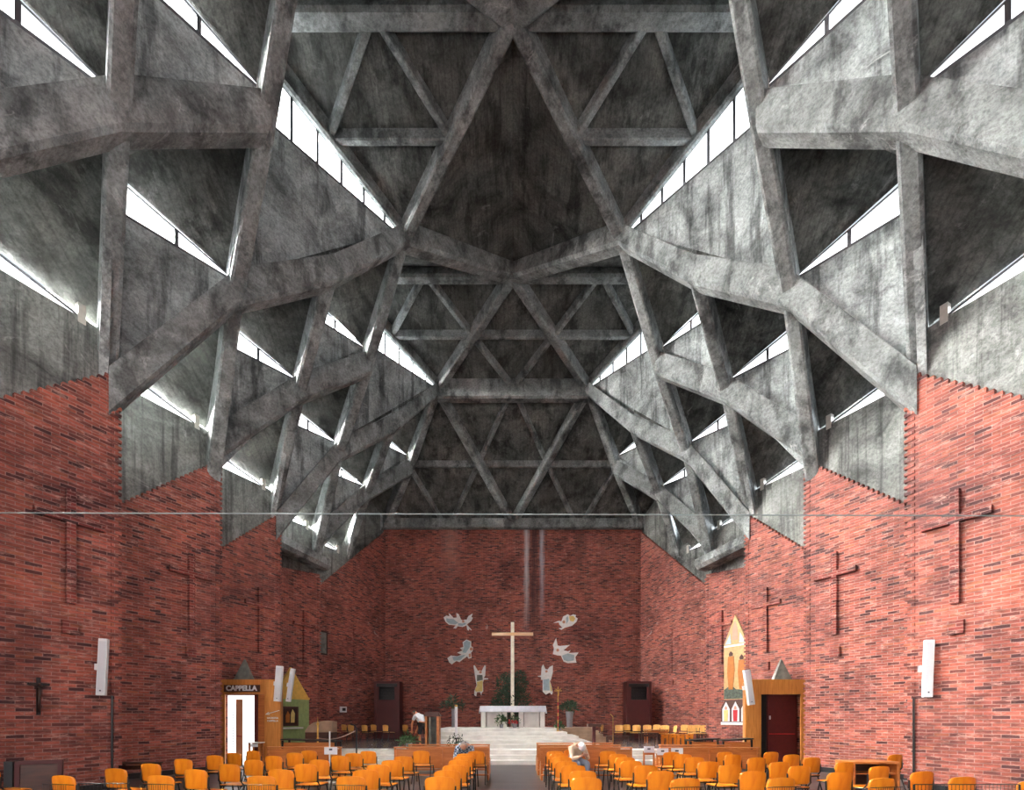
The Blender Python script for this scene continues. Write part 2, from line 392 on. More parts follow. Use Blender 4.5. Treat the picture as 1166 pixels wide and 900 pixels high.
for sx in (-1, 1):
    # hoppers under the high ridge ends
    for i in (-2.5, -.5, 1.5, 3.5):
        Tx = sx*XT; ty = YI(i)
        nd = Vector((3.76, sx*3.65, 0)).normalized()*(sx)
        A1 = Vector((sx*3.8, YI(i+1), 0)); N = Vector((sx*XT, ty, 0)); mid = Vector((sx*5.65, YI(i+.5), 0))
        def P(v, z): return (v.x, v.y, z)
        vwall([P(N, 12.9), P(mid, 15.2), P(A1, 18.1), P(A1, 18.25), P(N, 18.4)], Vector((sx*.7, .7, 0)), .18)
        window(P(A1, 18.25), P(N, 18.4), P(N, 20.15), sx, 6)
        rib([P(A1, 18.2), P(N, 20.15)], .4, .6, name='edge_beam')
        if i > IMIN:
            A2 = Vector((sx*3.8, YI(i-1), 0)); mid2 = Vector((sx*5.65, YI(i-.5), 0))
            vwall([P(N, 12.9), P(mid2, 15.2), P(A2, 18.1), P(A2, 18.5), P(N, 20.75)], Vector((sx*.7, -.7, 0)), .18)
    # middle cells and lower cells
    def cell(i, la, zs, zt, zatop, bars, blind=False, c=None, d=None):
        a = Vector((sx*LV[la][0], YI(i), zatop)); b = Vector((sx*LV[la-1][0], YI(i-.5), zs))
        cx, cz = LV[la-2]; cc = c or Vector((sx*cx, YI(i), 0)); dd = d or Vector((sx*LV[la-1][0], YI(i+.5), 0))
        zc = cz+.5; zd = LV[la-1][1]+.4
        Tt = Vector((cc.x, cc.y, zt+.18)); dt = Vector((dd.x, dd.y, zs+.04))
        panel([a, dt, Tt], th=.14); panel([a, b, Tt], th=.14)
        out = Vector((sx*.7, .7, 0))
        vwall([(cc.x, cc.y, zc), (dd.x, dd.y, zd), (dd.x, dd.y, zs), (cc.x, cc.y, zs)], out, .16)
        vwall([(cc.x, cc.y, zc), (b.x, b.y, zd), (b.x, b.y, zs), (cc.x, cc.y, zt+.15)], Vector((sx*.7, -.7, 0)), .16)
        if not blind: window((dd.x, dd.y, zs), (cc.x, cc.y, zs+.03), (cc.x, cc.y, zt+.05), sx, bars)
        else: vwall([(dd.x, dd.y, zs), (cc.x, cc.y, zs), (cc.x, cc.y, zt+.15)], out, .16)
    for i in (-1.5, .5, 2.5, 4.5): cell(i, 3, 15.85, 16.5, 18.45, 1)
    for i in range(-2, 6): cell(i, 2, 13.3, 14.05, 15.85, 1, blind=(i == 5))

# brick piers: sawtooth wall panels -----------------------------------------------------
CH = .075
def panel_frame(sx, n):
    if n == 5: return Vector((sx*X_END, Y_END, 0))
    return Vector((sx*EDGE_X, YI(n), 0))
UD = Vector((SL, -1, 0)).normalized()       # along the wall, going towards the entrance, per metre
LEN1 = math.hypot(SL, 1)                     # metres of wall per metre of nave
def wall_pt(sx, n, s, z, out=0):            # s = metres of nave from the far edge, out>0 = into the room
    e = panel_frame(sx, n)
    return Vector((e.x+sx*SL*s, e.y-s, z)) + Vector((-sx*1, -SL, 0)).normalized()*out
def uvprism(mb, sx, n, outline, o0, o1):
    """outline of (s, z); extruded between two offsets from the wall plane, uv in metres"""
    A = [wall_pt(sx, n, s, z, o0) for s, z in outline]; B = [wall_pt(sx, n, s, z, o1) for s, z in outline]
    uv = [(s*LEN1+n*3.7, z) for s, z in outline]
    mb.face(A, uv); mb.face(B, uv)
    k = len(outline)
    for i in range(k):
        j = (i+1) % k; du = abs(o1-o0)
        if abs(outline[i][0]-outline[j][0]) < 1e-6:
            mb.face([A[i], A[j], B[j], B[i]], [(uv[i][0], uv[i][1]), (uv[j][0], uv[j][1]), (uv[j][0]+du, uv[j][1]), (uv[i][0]+du, uv[i][1])])
        else:
            mb.face([A[i], A[j], B[j], B[i]], [uv[i], uv[j], (uv[j][0], uv[j][1]+du), (uv[i][0], uv[i][1]+du)])
for sx, side in ((-1, 'left'), (1, 'right')):
    wroot = empty('wall_'+side, (sx*9, 10, 0), kind='structure', label='%s brick nave wall of five sawtooth panels under concrete infill' % side, cat='wall')
    for n in range(-2, 6):
        ln = 3.76 if n < 5 else 5.64
        ze = EDGE_Z if n != 5 else 12.45
        # stepped brick top
        zlow = {4: 8.0}.get(n, ze-1.03*ln)
        top = []
        if n == 4:
            top = [(0, 8.3), (ln, 7.8)]
        else:
            z = math.floor(ze/CH)*CH; s = 0
            ds = 1.5*CH/1.03
            while s < ln-1e-6:
                top += [(s, z), (min(s+ds, ln), z)]; s += ds; z -= 1.5*CH
        out = [(0, 0)]+top+[(ln, 0)]
        mb = MB(); uvprism(mb, sx, n, out, 0, -.30)
        # toothed quoin bricks on the free edge
        z = CH
        while z < ze-.2 and n < 5 and not (n == 4 and z > 8.1):
            uvprism(mb, sx, n, [(-.05, z), (-.05, z+CH*.95), (.13, z+CH*.95), (.13, z)], .025, -.06); z += 2*CH
        bp = mb.build('brick_panel', 'brick', wroot, weld=False)
        bp.matrix_parent_inverse = wroot.matrix_basis.inverted()
        if n >= 1:
            rc = MB(); s0 = .78
            hw = .075/LEN1; ha = .58/LEN1
            zt_, zb, za = 6.42, 4.02, 5.80
            uvprism(rc, sx, n, [(s0-hw, zb), (s0-hw, za-.075), (s0-ha, za-.075), (s0-ha, za+.075), (s0-hw, za+.075), (s0-hw, zt_), (s0+hw, zt_), (s0+hw, za+.075), (s0+ha, za+.075), (s0+ha, za-.075), (s0+hw, za-.075), (s0+hw, zb)], .0, .10)
            if n == 5:
                rc = MB(); s0 = 2.2
                uvprism(rc, sx, n, [(s0-hw, zb), (s0-hw, za-.075), (s0-ha, za-.075), (s0-ha, za+.075), (s0-hw, za+.075), (s0-hw, zt_), (s0+hw, zt_), (s0+hw, za+.075), (s0+ha, za+.075), (s0+ha, za-.075), (s0+hw, za-.075), (s0+hw, zb)], .0, .05)
            o = rc.build('relief_cross', 'relief', bp, weld=False); 
            rb = MB(); uvprism(rb, sx, n, [(s0-.12, 3.38), (s0-.12, 3.66), (s0+.12, 3.66), (s0+.12, 3.38)], .0, .07)
            rb.build('relief_block', 'relief', bp, weld=False)
        # concrete infill above the brick
        cm = MB()
        if n < 5:
            lowr = [(s, z-.2) for s, z in top[::2]]+[(top[-1][0], top[-1][1]-.1)]
            poly = lowr+[(ln, 10.3), (0, 10.3)]
            uvprism(cm, sx, n, poly, -.10, -.28)
        else:
            lowr = [(s, z-.2) for s, z in top[::2]]+[(top[-1][0], top[-1][1]-.1)]
            poly = lowr+[(ln, 10.3), (3.2, 10.3), (2.9, 12.6), (1.9, 14.3), (0, 14.6)]
            uvprism(cm, sx, n, poly, -.10, -.28)
        o = cm.build('concrete_infill', 'conc_wall', wroot, weld=False); o.matrix_parent_inverse = wroot.matrix_basis.inverted()
        # window slit in the infill plane and the roof behind it
        if n > -2:
            if n < 5:
                ap, lo, hi = wall_pt(sx, n, .45, 10.3, -.16), wall_pt(sx, n, ln, 10.3, -.16), wall_pt(sx, n, ln, 11.1, -.16)
                dpt = wall_pt(sx, n, 0, 10.34, -.16)
            else:
                ap, lo, hi = wall_pt(sx, n, 3.0, 10.3, -.16), wall_pt(sx, n, ln, 10.3, -.16), wall_pt(sx, n, ln, 11.0, -.16)
                dpt = wall_pt(sx, n, 2.9, 10.34, -.16)
            window(ap, lo, hi, sx, 1)
            aa = Vector((sx*7.45, YI(min(n, 5)-.5), 13.3))
            hi2 = hi+Vector((sx*.15, -.1, .12))
            panel([aa, dpt+Vector((sx*.1, .1, .06)), hi2], th=.14)
            panel([aa+Vector((sx*.25, .0, 0)), Vector((sx*9.75, YI(n-1)+.05, 10.5)), hi2], th=.14)
        # return wall between two panels
        if n > -2:
            y0 = YI(n-1)
            rm = MB(); x0, x1 = sx*9.15, sx*(10.95 if n < 5 else 10.35)
            yy = y0+.0
            pts = [(x0, yy, 0), (x1, yy, 0), (x1, yy, 11.4), (x0, yy, 10.3)]
            rm.slab(pts, .12, (0, -1, 0))
            o = rm.build('return_wall', 'conc_wall', wroot); o.matrix_parent_inverse = wroot.matrix_basis.inverted()

# end wall
wm = MB()
o_ = [(-X_END-.3, 0), (X_END+.3, 0), (X_END+.3, 13.0), (-X_END-.3, 13.0)]
A = [Vector((x, Y_END, z)) for x, z in o_]; B = [Vector((x, Y_END+.4, z)) for x, z in o_]
wm.face(A, o_); wm.face(B, o_)
for k in range(4): wm.face([A[k], A[(k+1) % 4], B[(k+1) % 4], B[k]])
for sx in (-1, 1):                            # toothed corner bricks
    z = CH
    while z < 12.3:
        x0 = sx*(X_END-.13); x1 = sx*(X_END+.02)
        wm.box(min(x0, x1), max(x0, x1), Y_END-.05, Y_END+.05, z, z+CH*.95); z += 2*CH
wall_end = tag(wm.build('wall_end', 'brick_end', weld=False), 'tall stained red brick wall behind the altar', 'wall', kind='structure')
# entrance wall behind the viewer with a door; glowing windows added for fill light
yb = YI(IMIN)
bw_ = MB()
for x0, x1, z0, z1 in ((-11, -8, 0, 21), (-1.2, 1.2, 3, 21), (8, 11, 0, 21), (-8, -1.2, 9.6, 21), (1.2, 8, 9.6, 21), (-8, -1.2, 0, 1.4), (1.2, 8, 0, 1.4)):
    bw_.box(x0, x1, yb-.4, yb, z0, z1)
tag(bw_.build('wall_entrance', 'brick', weld=False), 'brick entrance wall with added fill-light windows beside a double door', 'wall', kind='structure')
for sx in (-1, 1):
    win_n[0] += 1
    x0, x1 = sorted((sx*1.2, sx*8))
    w = empty('window_%d' % win_n[0], (sx*4.6, yb-.2, 1.4), kind='structure', label='added fill-light window in the %s half of the entrance wall' % ('left' if sx < 0 else 'right'), cat='window')
    MB().box(-3.4, 3.4, -.02, .02, 0, 8.2).build('pane', M['pane_door'], w, weld=False)
    fm = MB()
    for k in range(6): fm.box(-3.4+k*1.36-.04, -3.4+k*1.36+.04, -.06, .06, 0, 8.2)
    for k in range(4): fm.box(-3.4, 3.4, -.06, .06, k*2.7, k*2.7+.08)
    fm.build('window_frame', 'frame', w)
dr = empty('door_1', (0, yb-.15, 0), kind='structure', label='dark wooden double door of the entrance', cat='door')
for sx in (-1, 1):
    d = MB().box(min(0, sx*1.18), max(0, sx*1.18), -.05, .05, 0, 3).build('door_leaf', 'darkwood', dr)
    MB().box(sx*.15-.03, sx*.15+.03, .05, .1, 1, 1.4).build('door_handle', 'brass', d)

# floors
fl = MB().box(-11, 11, yb-.5, Y_END+.4, -.3, 0).build('floor', 'floor'); tag(fl, 'dark polished board floor of the nave', 'floor', kind='structure')
pts = [(-7.8, 16.95), (7.8, 16.95), (7.8, 18.3), (10.85, 18.4), (9.0, 22.1), (10.25, 22.15), (X_END, Y_END)]
pts += [(-x, y) for x, y in pts[::-1] if y > 17]
sf = MB().prism([Vector((x, y, 0)) for x, y in pts], [Vector((x, y, .45)) for x, y in pts]).build('floor', 'stone')
tag(sf, 'raised grey stone floor of the sanctuary', 'floor', kind='structure')
st = MB()
st.box(-7.8, 7.8, 16.15, 16.95, 0, .15); st.box(-7.8, 7.8, 16.55, 16.95, .15, .30); st.box(-7.8, 7.8, 16.85, 16.96, .30, .45)
st.box(-7.8, 7.8, 16.85, 17.78, .45, .462)
tag(st.build('marble_steps', 'marble', bevel=.01), 'white marble steps from the nave floor up to the sanctuary', 'steps')
pod = MB()
for k, (x0, x1, y0) in enumerate(((-3.25, 3.3, 17.8), (-3.2, 2.85, 18.25), (-3.15, 2.6, 18.7), (-3.1, 2.2, 19.15), (-3.05, 1.8, 19.6))):
    pod.box(x0, x1, y0, 20.95, .46+k*.144, .46+(k+1)*.144-.001); pod.box(x0, 1.8, 20.95, 22.6, .46+k*.144, .46+(k+1)*.144-.001)
po = pod.build('altar_podium', 'marble', bevel=.012); tag(po, 'stepped white marble podium under the altar', 'podium')
rp = MB()
for k in range(5): rp.box(1.81, 4.4-.2*k, 21.0+.0*k, 22.6, .46+k*.144+.0005*k, .46+(k+1)*.144)
rp = rp.build('side_steps', 'tan', bevel=.01); tag(rp, 'stone steps with shade painted tan at the right flank of the altar podium', 'steps')
for sx, nm in ((-1, 'left'), (1, 'right')):   # low concrete lintels at the last recess
    a = wall_pt(sx, 4, .15, 8.35, .45); b = wall_pt(sx, 4, 3.5, 8.75, .45)
    rib([a, b], .9, .45, name='lintel_beam')
for k, (sx, n) in enumerate([(s, n) for s in (-1, 1) for n in (0, 1, 2)]):
    mb = MB(); uvprism(mb, sx, n, [(.02, 0), (.02, .14), (3.7, .14), (3.7, 0)], .0, .03)
    tag(mb.build('baseboard_'+('left' if sx < 0 else 'right'), 'black', weld=False), 'black skirting at the foot of the %s wall' % ('left' if sx < 0 else 'right'), 'baseboard', kind='structure')
# ================================================================== OBJECTS
def leaf(mb, p, d, L, w):
    d = Vector(d).normalized(); s = d.cross(Vector((random.uniform(-1, 1), random.uniform(-1, 1), random.uniform(-1, 1)))).normalized(); p = Vector(p)
    m = p+d*L*.5; up = s.cross(d)*w*.3
    mb.face([p, m+s*w/2+up, p+d*L, m]); mb.face([p, m, p+d*L, m-s*w/2+up])
def rdir(up=0): return Vector((random.gauss(0, 1), random.gauss(0, 1), random.gauss(0, 1)+up)).normalized()

# ---- tension cable across the nave
zc = PZ(586, 8.5)
tag(MB().tube([(-10.2, 8.5, zc+.03), (0, 8.5, zc), (10.2, 8.5, zc-.03)], .011, 6).build('tension_cable', simple('steel_cable', (.25, .3, .3), .8, 0)), 'thin taut grey cable crossing the nave from wall to wall', 'cable')

# ---- plywood chairs
def grid_back(w, z0, z1, r, y0, curve=.05, th=.012, nx=10, nz=8, top_r=.07, bot_r=.05):
    """rounded, curved plywood panel: outline in x-z, bowed in y"""
    mb = MB(); pts = []
    def half(z):
        t = (z-z0)/(z1-z0); hw = w/2
        dt, db = z1-z, z-z0
        if dt < top_r: hw -= top_r-math.sqrt(max(0, top_r**2-(top_r-dt)**2))
        if db < bot_r: hw -= bot_r-math.sqrt(max(0, bot_r**2-(bot_r-db)**2))
        return hw
    zs = [z0, z0+.012, z0+bot_r*.5, z0+bot_r]+[z0+bot_r+(z1-top_r-z0-bot_r)*k/3 for k in (1, 2, 3)]+[z1-top_r*.5, z1-.018, z1-.005, z1]
    def pt(k, z, off):
        u = -1+2*k/nx; x = u*half(z); crown = .012*(1-u*u) if z > z1-.02 else 0
        return Vector((x, y0-curve*(x/(w/2))**2*-1+off-(z-z0)*.10, z+crown))
    F_ = [[pt(k, z, 0) for k in range(nx+1)] for z in zs]; B_ = [[pt(k, z, th) for k in range(nx+1)] for z in zs]
    for G in (F_, B_):
        for a, b in zip(G, G[1:]):
            for k in range(nx): mb.face([a[k], a[k+1], b[k+1], b[k]])
    for a, b, c, d in zip(F_, F_[1:], B_, B_[1:]):
        mb.face([a[0], b[0], d[0], c[0]]); mb.face([a[-1], b[-1], d[-1], c[-1]])
    for k in range(nx):
        mb.face([F_[0][k], F_[0][k+1], B_[0][k+1], B_[0][k]]); mb.face([F_[-1][k], F_[-1][k+1], B_[-1][k+1], B_[-1][k]])
    return mb
def make_chair(mat='ply', base=0):
    root = empty('stacking_chair')
    grid_back(.41, .50, .80, .07, 0.0, curve=.035).build('backrest', mat, root, smooth=True)
    sm = MB(); n = 8                        # seat: slightly dished board with waterfall front
    prof = [(.03, .440), (.10, .432), (.22, .430), (.34, .436), (.40, .434), (.425, .415)]
    for dz in (0, .013):
        for (ya, za), (yb2, zb) in zip(prof, prof[1:]):
            wa = .19+.02*min(1, ya*4); wb = .19+.02*min(1, yb2*4)
            sm.face([(-wa, ya, za+dz), (wa, ya, za+dz), (wb, yb2, zb+dz), (-wb, yb2, zb+dz)])
    for (ya, za), (yb2, zb) in zip(prof, prof[1:]):
        wa = .19+.02*min(1, ya*4); wb = .19+.02*min(1, yb2*4)
        for s in (-1, 1): sm.face([(s*wa, ya, za), (s*wb, yb2, zb), (s*wb, yb2, zb+.013), (s*wa, ya, za+.013)])
    for ya, za in (prof[0], prof[-1]):
        wa = .19+.02*min(1, ya*4); sm.face([(-wa, ya, za), (wa, ya, za), (wa, ya, za+.013), (-wa, ya, za+.013)])
    sm.build('seat', mat, root)
    for s in (-1, 1):
        MB().tube([(s*.215, .10, .43), (s*.225, -.05, .0)], .013, 6).build('leg', 'black', root)
        MB().tube([(s*.215, .34, .42), (s*.225, .44, .0)], .013, 6).build('leg', 'black', root)
        MB().tube([(s*.213, .10, .43), (s*.213, .02, .52), (s*.212, .028, .68)], .013, 6).build('back_upright', 'black', root)
        MB().tube([(s*.212, .05, .428), (s*.212, .38, .418)], .013, 6).build('seat_rail', 'black', root)
    MB().tube([(-.21, .06, .418), (.21, .06, .418)], .011, 6).build('cross_bar', 'black', root)
    return root
def add_basket(root):
    b = MB(); y0, y1, z0, z1 = -.10, -.02, .42, .70
    for z in (z0, .56, z1): b.tube([(-.2, y0, z), (.2, y0, z)], .005, 4); 
    for s in (-1, 1): b.tube([(s*.2, y0, z1), (s*.2, y1+.02, z1-.02)], .005, 4); b.tube([(s*.2, y0, z0), (s*.2, y1+.05, z0)], .005, 4)
    for k in range(13): b.tube([(-.2+k*.4/12, y0, z0), (-.2+k*.4/12, y0, z1)], .003, 4)
    b.build('wire_basket', 'black', root)
chairL = [(71, 884, 1), (131, 876, 0), (-12, 876, 0), (182, 884, 1), (171, 870.4, 0), (208, 865, 0), (222, 877, 0), (244, 861, 0), (260.5, 871, 0), (266, 858, 0),
 (288, 855.6, 0), (288, 866, 0), (297, 884.5, 1), (311, 861.5, 0), (319.5, 877, 0), (335, 858, 0), (351.5, 855.5, 0), (347.5, 871, 0), (363, 866, 0), (387, 861.5, 0),
 (402.5, 858.5, 0), (419, 856, 0), (416, 877.5, 0), (430, 871.5, 0), (399, 885, 1), (446, 866.5, 0), (459, 862, 0), (479.5, 855.6, 0),
 (500.5, 885.5, 0), (509, 878, 0), (517.5, 872, 0), (522.5, 866.3, 0), (527, 862, 0), (530, 858.8, 0), (542, 856, 0)]
chairR = [(668, 886.5, 0), (664, 878.7, 0), (653, 872.3, 0), (645, 867.8, 0), (640, 862.4, 0), (636, 859, 0), (632, 856, 0), (692.5, 856, 0), (704, 859.4, 0), (712, 863, 0),
 (719, 867.3, 0), (736, 872.3, 0), (753, 879, 0), (781, 887, 1), (765, 857, 0), (778, 859.5, 0), (791.5, 863, 0), (807, 868, 0), (831.6, 872, 0), (826, 857, 0),
 (835, 860, 0), (862, 863.3, 0), (858, 879, 0), (878.6, 857, 0), (888, 868.5, 0), (890, 886.7, 1), (902, 860, 0), (911, 873, 0), (925, 863.3, 0), (957, 880, 0),
 (963, 868.7, 0), (1002, 873.3, 0), (1005, 887, 1), (1020, 860, 0), (1051, 879.4, 0), (1097, 885.6, 0), (1174, 890, 0)]
rows = [855.0, 857.3, 860.0, 865, 869.5, 874.6, 881.5, 900]     # boundaries from far to near
rown = ['frontmost', 'second', 'third', 'fourth', 'fifth', 'sixth', 'nearest']
ordn = ['first', 'second', 'third', 'fourth', 'fifth', 'sixth', 'seventh', 'eighth', 'ninth', 'tenth', 'eleventh', 'twelfth']
def rowi(t):
    for k in range(7):
        if t < rows[k+1]: return k
    return 6
base = make_chair(); protoB = None; first = True
for side, lst in (('left', chairL), ('right', chairR)):
    cnt = {}
    for cx, ty, bk in sorted(lst, key=lambda c: abs(c[0]-584)):
        k = rowi(ty); cnt[k] = cnt.get(k, 0)+1
        Y = 432/(ty-818); X = PX(cx, Y)
        if first: c = base; first = False
        else: c = copy_tree(base)
        c.location = (X, Y, 0); c.rotation_euler.z = math.atan2(X, 24-Y)*.45+random.uniform(-.05, .05)+(.0)
        if bk: add_basket(c)
        tag(c, 'orange plywood chair %s of the aisle, %s row, %s from the aisle%s' % (side, rown[k], ordn[cnt[k]-1], ', wire basket behind' if bk else ''), 'chair', 'plywood chairs of the nave')
# choir chairs on the sanctuary floor
cb = make_chair('plyd'); first = True
sl = [(376.7, 23.6, -.6), (391, 24.7, -.4), (399, 23.7, -.45), (414.7, 23.2, -.5), (425, 24.6, -.5), (438.5, 23.4, -.6), (461, 24.0, -.6)]
sr = [(686, 23.6, 1.0), (705, 23.8, 2.9), (713.5, 24.9, 3.3), (725, 23.4, 2.6), (737, 23.6, 2.8), (748, 24.6, 2.5), (757, 22.3, 2.7), (769.5, 21.4, 1.6), (780, 23.9, 2.6), (787.5, 22.6, 2.9), (794, 23.5, 2.7), (802, 22.3, 2.4)]
for nm, lst in (('left', sl), ('right', sr)):
    for k, (cx, Y, rz) in enumerate(lst):
        c = cb if first else copy_tree(cb); first = False
        c.location = (PX(cx, Y), Y, .45); c.rotation_euler.z = rz
        far = lst if nm == 'right' else lst[::-1]
        kk = k if nm == 'right' else len(lst)-1-k
        tag(c, 'pale plywood sanctuary chair %s of the altar, %s out from the altar' % (nm, ordn[kk]), 'chair', 'plywood chairs of the sanctuary')

# ---- pews
def pew(x0, x1, Y, label):
    w = x1-x0; r = empty('pew', (x0+w/2, Y, 0), label=label, cat='pew', group='wooden pews facing the sanctuary'); h = w/2
    MB().box(-h, h, -.02, .01, .30, .80).build('backrest', 'pew', r, bevel=.004)
    MB().box(-h-.01, h+.01, -.09, .05, .82, .855).build('top_rail', 'pew', r, bevel=.006)
    MB().box(-h, h, .03, .42, .42, .45).build('seat', 'pew', r, bevel=.004)
    for s in (-h+.02, 0, h-.02):
        MB().box(s-.025, s+.025, -.08, .40, 0, .415).build('leg', 'pew', r, bevel=.004)
        MB().box(s-.025, s+.025, -.06, -.025, .42, .815).build('post', 'pew', r, bevel=.004)
    MB().box(-h, h, -.25, -.12, .14, .17).build('kneeler', 'pew', r, bevel=.004)
for a in [(-3.05, -.62, 12.25, 'long brown wooden pew left of the aisle, the nearer of the two'), (-2.95, -.66, 13.5, 'long brown wooden pew left of the aisle, the one by the steps'),
          (.72, 3.05, 12.2, 'long brown wooden pew right of the aisle, nearest of the three'), (.70, 3.0, 13.3, 'long brown wooden pew right of the aisle, middle of the three'), (.72, 3.0, 14.3, 'long brown wooden pew right of the aisle, the one by the steps'),
          (-6.35, -4.45, 12.32, 'brown wooden pew before the chapel doorway at the left wall'), (3.75, 6.25, 12.1, 'brown wooden pew near the dark door at the right wall, the nearer one'), (4.1, 6.1, 13.3, 'brown wooden pew near the dark door at the right wall, the farther one')]:
    pew(*a)

# ---- long wire racks behind the nearest chairs
def rack(x0, x1, Y, label):
    r = empty('wire_book_rack', ((x0+x1)/2, Y, 0), label=label, cat='rack', group='wire book racks behind the nearest chairs'); h = (x1-x0)/2
    b = MB()
    for z in (.50, .64, .78): b.tube([(-h, 0, z), (h, 0, z)], .006, 4)
    n = int((x1-x0)/.045)
    for k in range(n+1): b.tube([(-h+k*2*h/n, 0, .5), (-h+k*2*h/n, 0, .78)], .0035, 4)
    for k in range(n+1): b.tube([(-h+k*2*h/n, 0, .5), (-h+k*2*h/n, .14, .5)], .0035, 4)
    b.build('wire_basket', 'black', r)
    for s in (-1, 1): MB().tube([(s*h, 0, 0), (s*h, 0, .78)], .012, 6).build('leg', 'black', r); MB().tube([(s*h, .16, 0), (s*h, .14, .5)], .012, 6).build('leg', 'black', r)
rack(-5.45, -4.82, 5.95, 'black wire book rack behind the chairs by the left wall')
rack(4.95, 6.25, 5.85, 'black wire book rack behind the chairs by the right wall')

# ---- altar, cross, greenery
al = empty('altar', (0, 20.8, 1.18), label='white stone altar table under a long white cloth on the podium', cat='altar')
MB().box(-1.38, 1.38, -.38, .38, .84, .93).build('table_top', 'marble', al, bevel=.01)
for x in (-1.28, -.36, .36, 1.28): MB().box(x-.10, x+.10, -.30, .30, 0, .84).build('leg', 'marble', al, bevel=.01)
for x in (-.82, .82): MB().box(x-.33, x+.33, -.02, .04, .0, .84).build('panel', 'marble', al, bevel=.005)
cl = MB(); nx = 40
def wav(x, k): return .012*math.sin(x*17+k)
for sy in (-1, 1):
    for k in range(nx):
        xa, xb = -1.42+2.84*k/nx, -1.42+2.84*(k+1)/nx
        cl.face([(xa, sy*.40, .945), (xb, sy*.40, .945), (xb, sy*(.42+wav(xb, 0)), .68), (xa, sy*(.42+wav(xa, 0)), .68)])
cl.face([(-1.42, -.40, .945), (1.42, -.40, .945), (1.42, .40, .945), (-1.42, .40, .945)])
for s in (-1, 1): cl.face([(s*1.42, -.4, .945), (s*1.42, .4, .945), (s*1.47, .42, .62), (s*1.47, -.42, .62)])
c_ = cl.build('altar_cloth', 'cloth'); c_.location = (0, 20.8, 1.18); tag(c_, 'white cloth hanging over the stone altar', 'cloth')
sd = c_.modifiers.new('s', 'SOLIDIFY'); sd.thickness = .006

cr = empty('standing_cross', (-.02, 23.6, 0), label='tall pale wooden cross rising out of the dark tree behind the altar', cat='cross')
MB().box(-.085, .085, -.05, .05, .45, 6.37).build('upright', 'crosspale', cr, bevel=.008)
MB().box(-1.03, 1.03, -.06, .045, 5.70, 5.85).build('cross_arm', 'crosswood', cr, bevel=.008)
tr = empty('evergreen_tree', (-.02, 24.0, .45), label='dense dark evergreen bush behind the white altar, at the foot of the cross', cat='tree')
MB().tube([(.05, .05, .3), (.07, .08, 1.6), (0.12, .1, 3.2)], .06, 8, .02).build('trunk', 'darkwood', tr)
MB().lathe((.05, .05, 0), [(.24, 0), (.32, .45), (.30, .45), (.28, .40)], 16).build('pot', 'pot', tr)
fo = MB()
blobs = [(0, 0, 1.0, .85), (-.55, -.05, 1.3, .5), (.6, 0, 1.25, .55), (-.35, 0, 2.1, .6), (.35, 0, 2.0, .6), (-.42, .05, 2.9, .42), (.42, .05, 2.85, .36), (.05, .1, 2.5, .55), (-.8, 0, 1.8, .25), (.38, .0, 3.3, .22), (-.25, 0, 3.2, .25), (-.05, 0, 1.7, .85)]
for x, y, z, r in blobs:
    for k in range(int(520*r)+40):
        d = rdir(); p = Vector((x, y, z))+d*r*random.uniform(.45, 1.05); p.y = y+(p.y-y)*.7
        if abs(p.x) < .16 and p.y < -.3 and p.z > 2.4: continue
        leaf(fo, p, (d+rdir()*.8), random.uniform(.12, .24), random.uniform(.04, .075))
fo.build('foliage', 'leaf', tr, weld=False)

def plant(name, loc, label, cat, pot, leaves, mat='leaf2', group=None):
    """pot: list (r,z) profile or None; leaves: (n, height z0, spread, rise, L, w)"""
    r = empty(name, loc, label=label, cat=cat, group=group)
    if pot: MB().lathe((0, 0, 0), pot, 14).build('pot', 'pot', r, smooth=False)
    n, z0, sp, rise, L, w = leaves; s = MB(); f = MB()
    for k in range(n):
        a = random.uniform(0, 6.28); q = random.random(); e = Vector((math.cos(a)*sp*q, math.sin(a)*sp*q*.8, z0+rise*(1.1-q*.9)*random.uniform(.5, 1)))
        if k % 4 == 0: s.tube([(0, 0, z0-.04), tuple(e*.5+Vector((0, 0, z0*.5+rise*.15))), tuple(e)], .006, 4)
        for _ in range(3): leaf(f, e+rdir()*.05, rdir(.2)+Vector((math.cos(a), math.sin(a), .1)), L*random.uniform(.6, 1.1), w)
    s.build('stem', 'leaf2', r); f.build('foliage', mat, r, weld=False); return r
vase = [(.13, 0), (.14, .30), (.19, .72), (.17, .72), (.15, .6)]
plant('potted_plant', (PX(648, 22), 21.8, 1.18), 'green plant in a tall grey pot at the right end of the podium', 'plant', vase, (60, .72, .45, .5, .26, .08), 'leaf')
plant('potted_plant', (PX(517, 22), 21.8, 1.181), 'arching palm in a tall slim vase at the left end of the podium', 'plant', [(.10, 0), (.08, .1), (.09, .8), (.12, .85), (.1, .8)], (46, .85, .55, .5, .32, .06), 'leaf')
plant('potted_plant', (PX(467, 17.7), 17.5, .465), 'low leafy plant on the floor left of the lectern', 'plant', [(.10, 0), (.13, .2), (.11, .2)], (40, .2, .35, .3, .26, .06))
plant('potted_plant', (PX(571, 20), 20.0, 1.18), 'green plant in front of the altar, left of the red flowers', 'plant', [(.06, 0), (.09, .16), (.08, .16)], (34, .16, .2, .42, .18, .06))
plant('potted_plant', (PX(636, 20.4)+.05, 20.4, 1.036), 'small bushy plant at the foot of the processional cross', 'plant', [(.06, 0), (.08, .12), (.07, .12)], (34, .12, .22, .25, .15, .06))
fl_ = plant('flower_arrangement', (PX(586, 20), 20.0, 1.18), 'red flowers in a bowl in front of the white altar', 'flowers', [(.06, 0), (.12, .12), (.14, .2), (.12, .2)], (24, .2, .22, .3, .14, .05))
rf = MB()
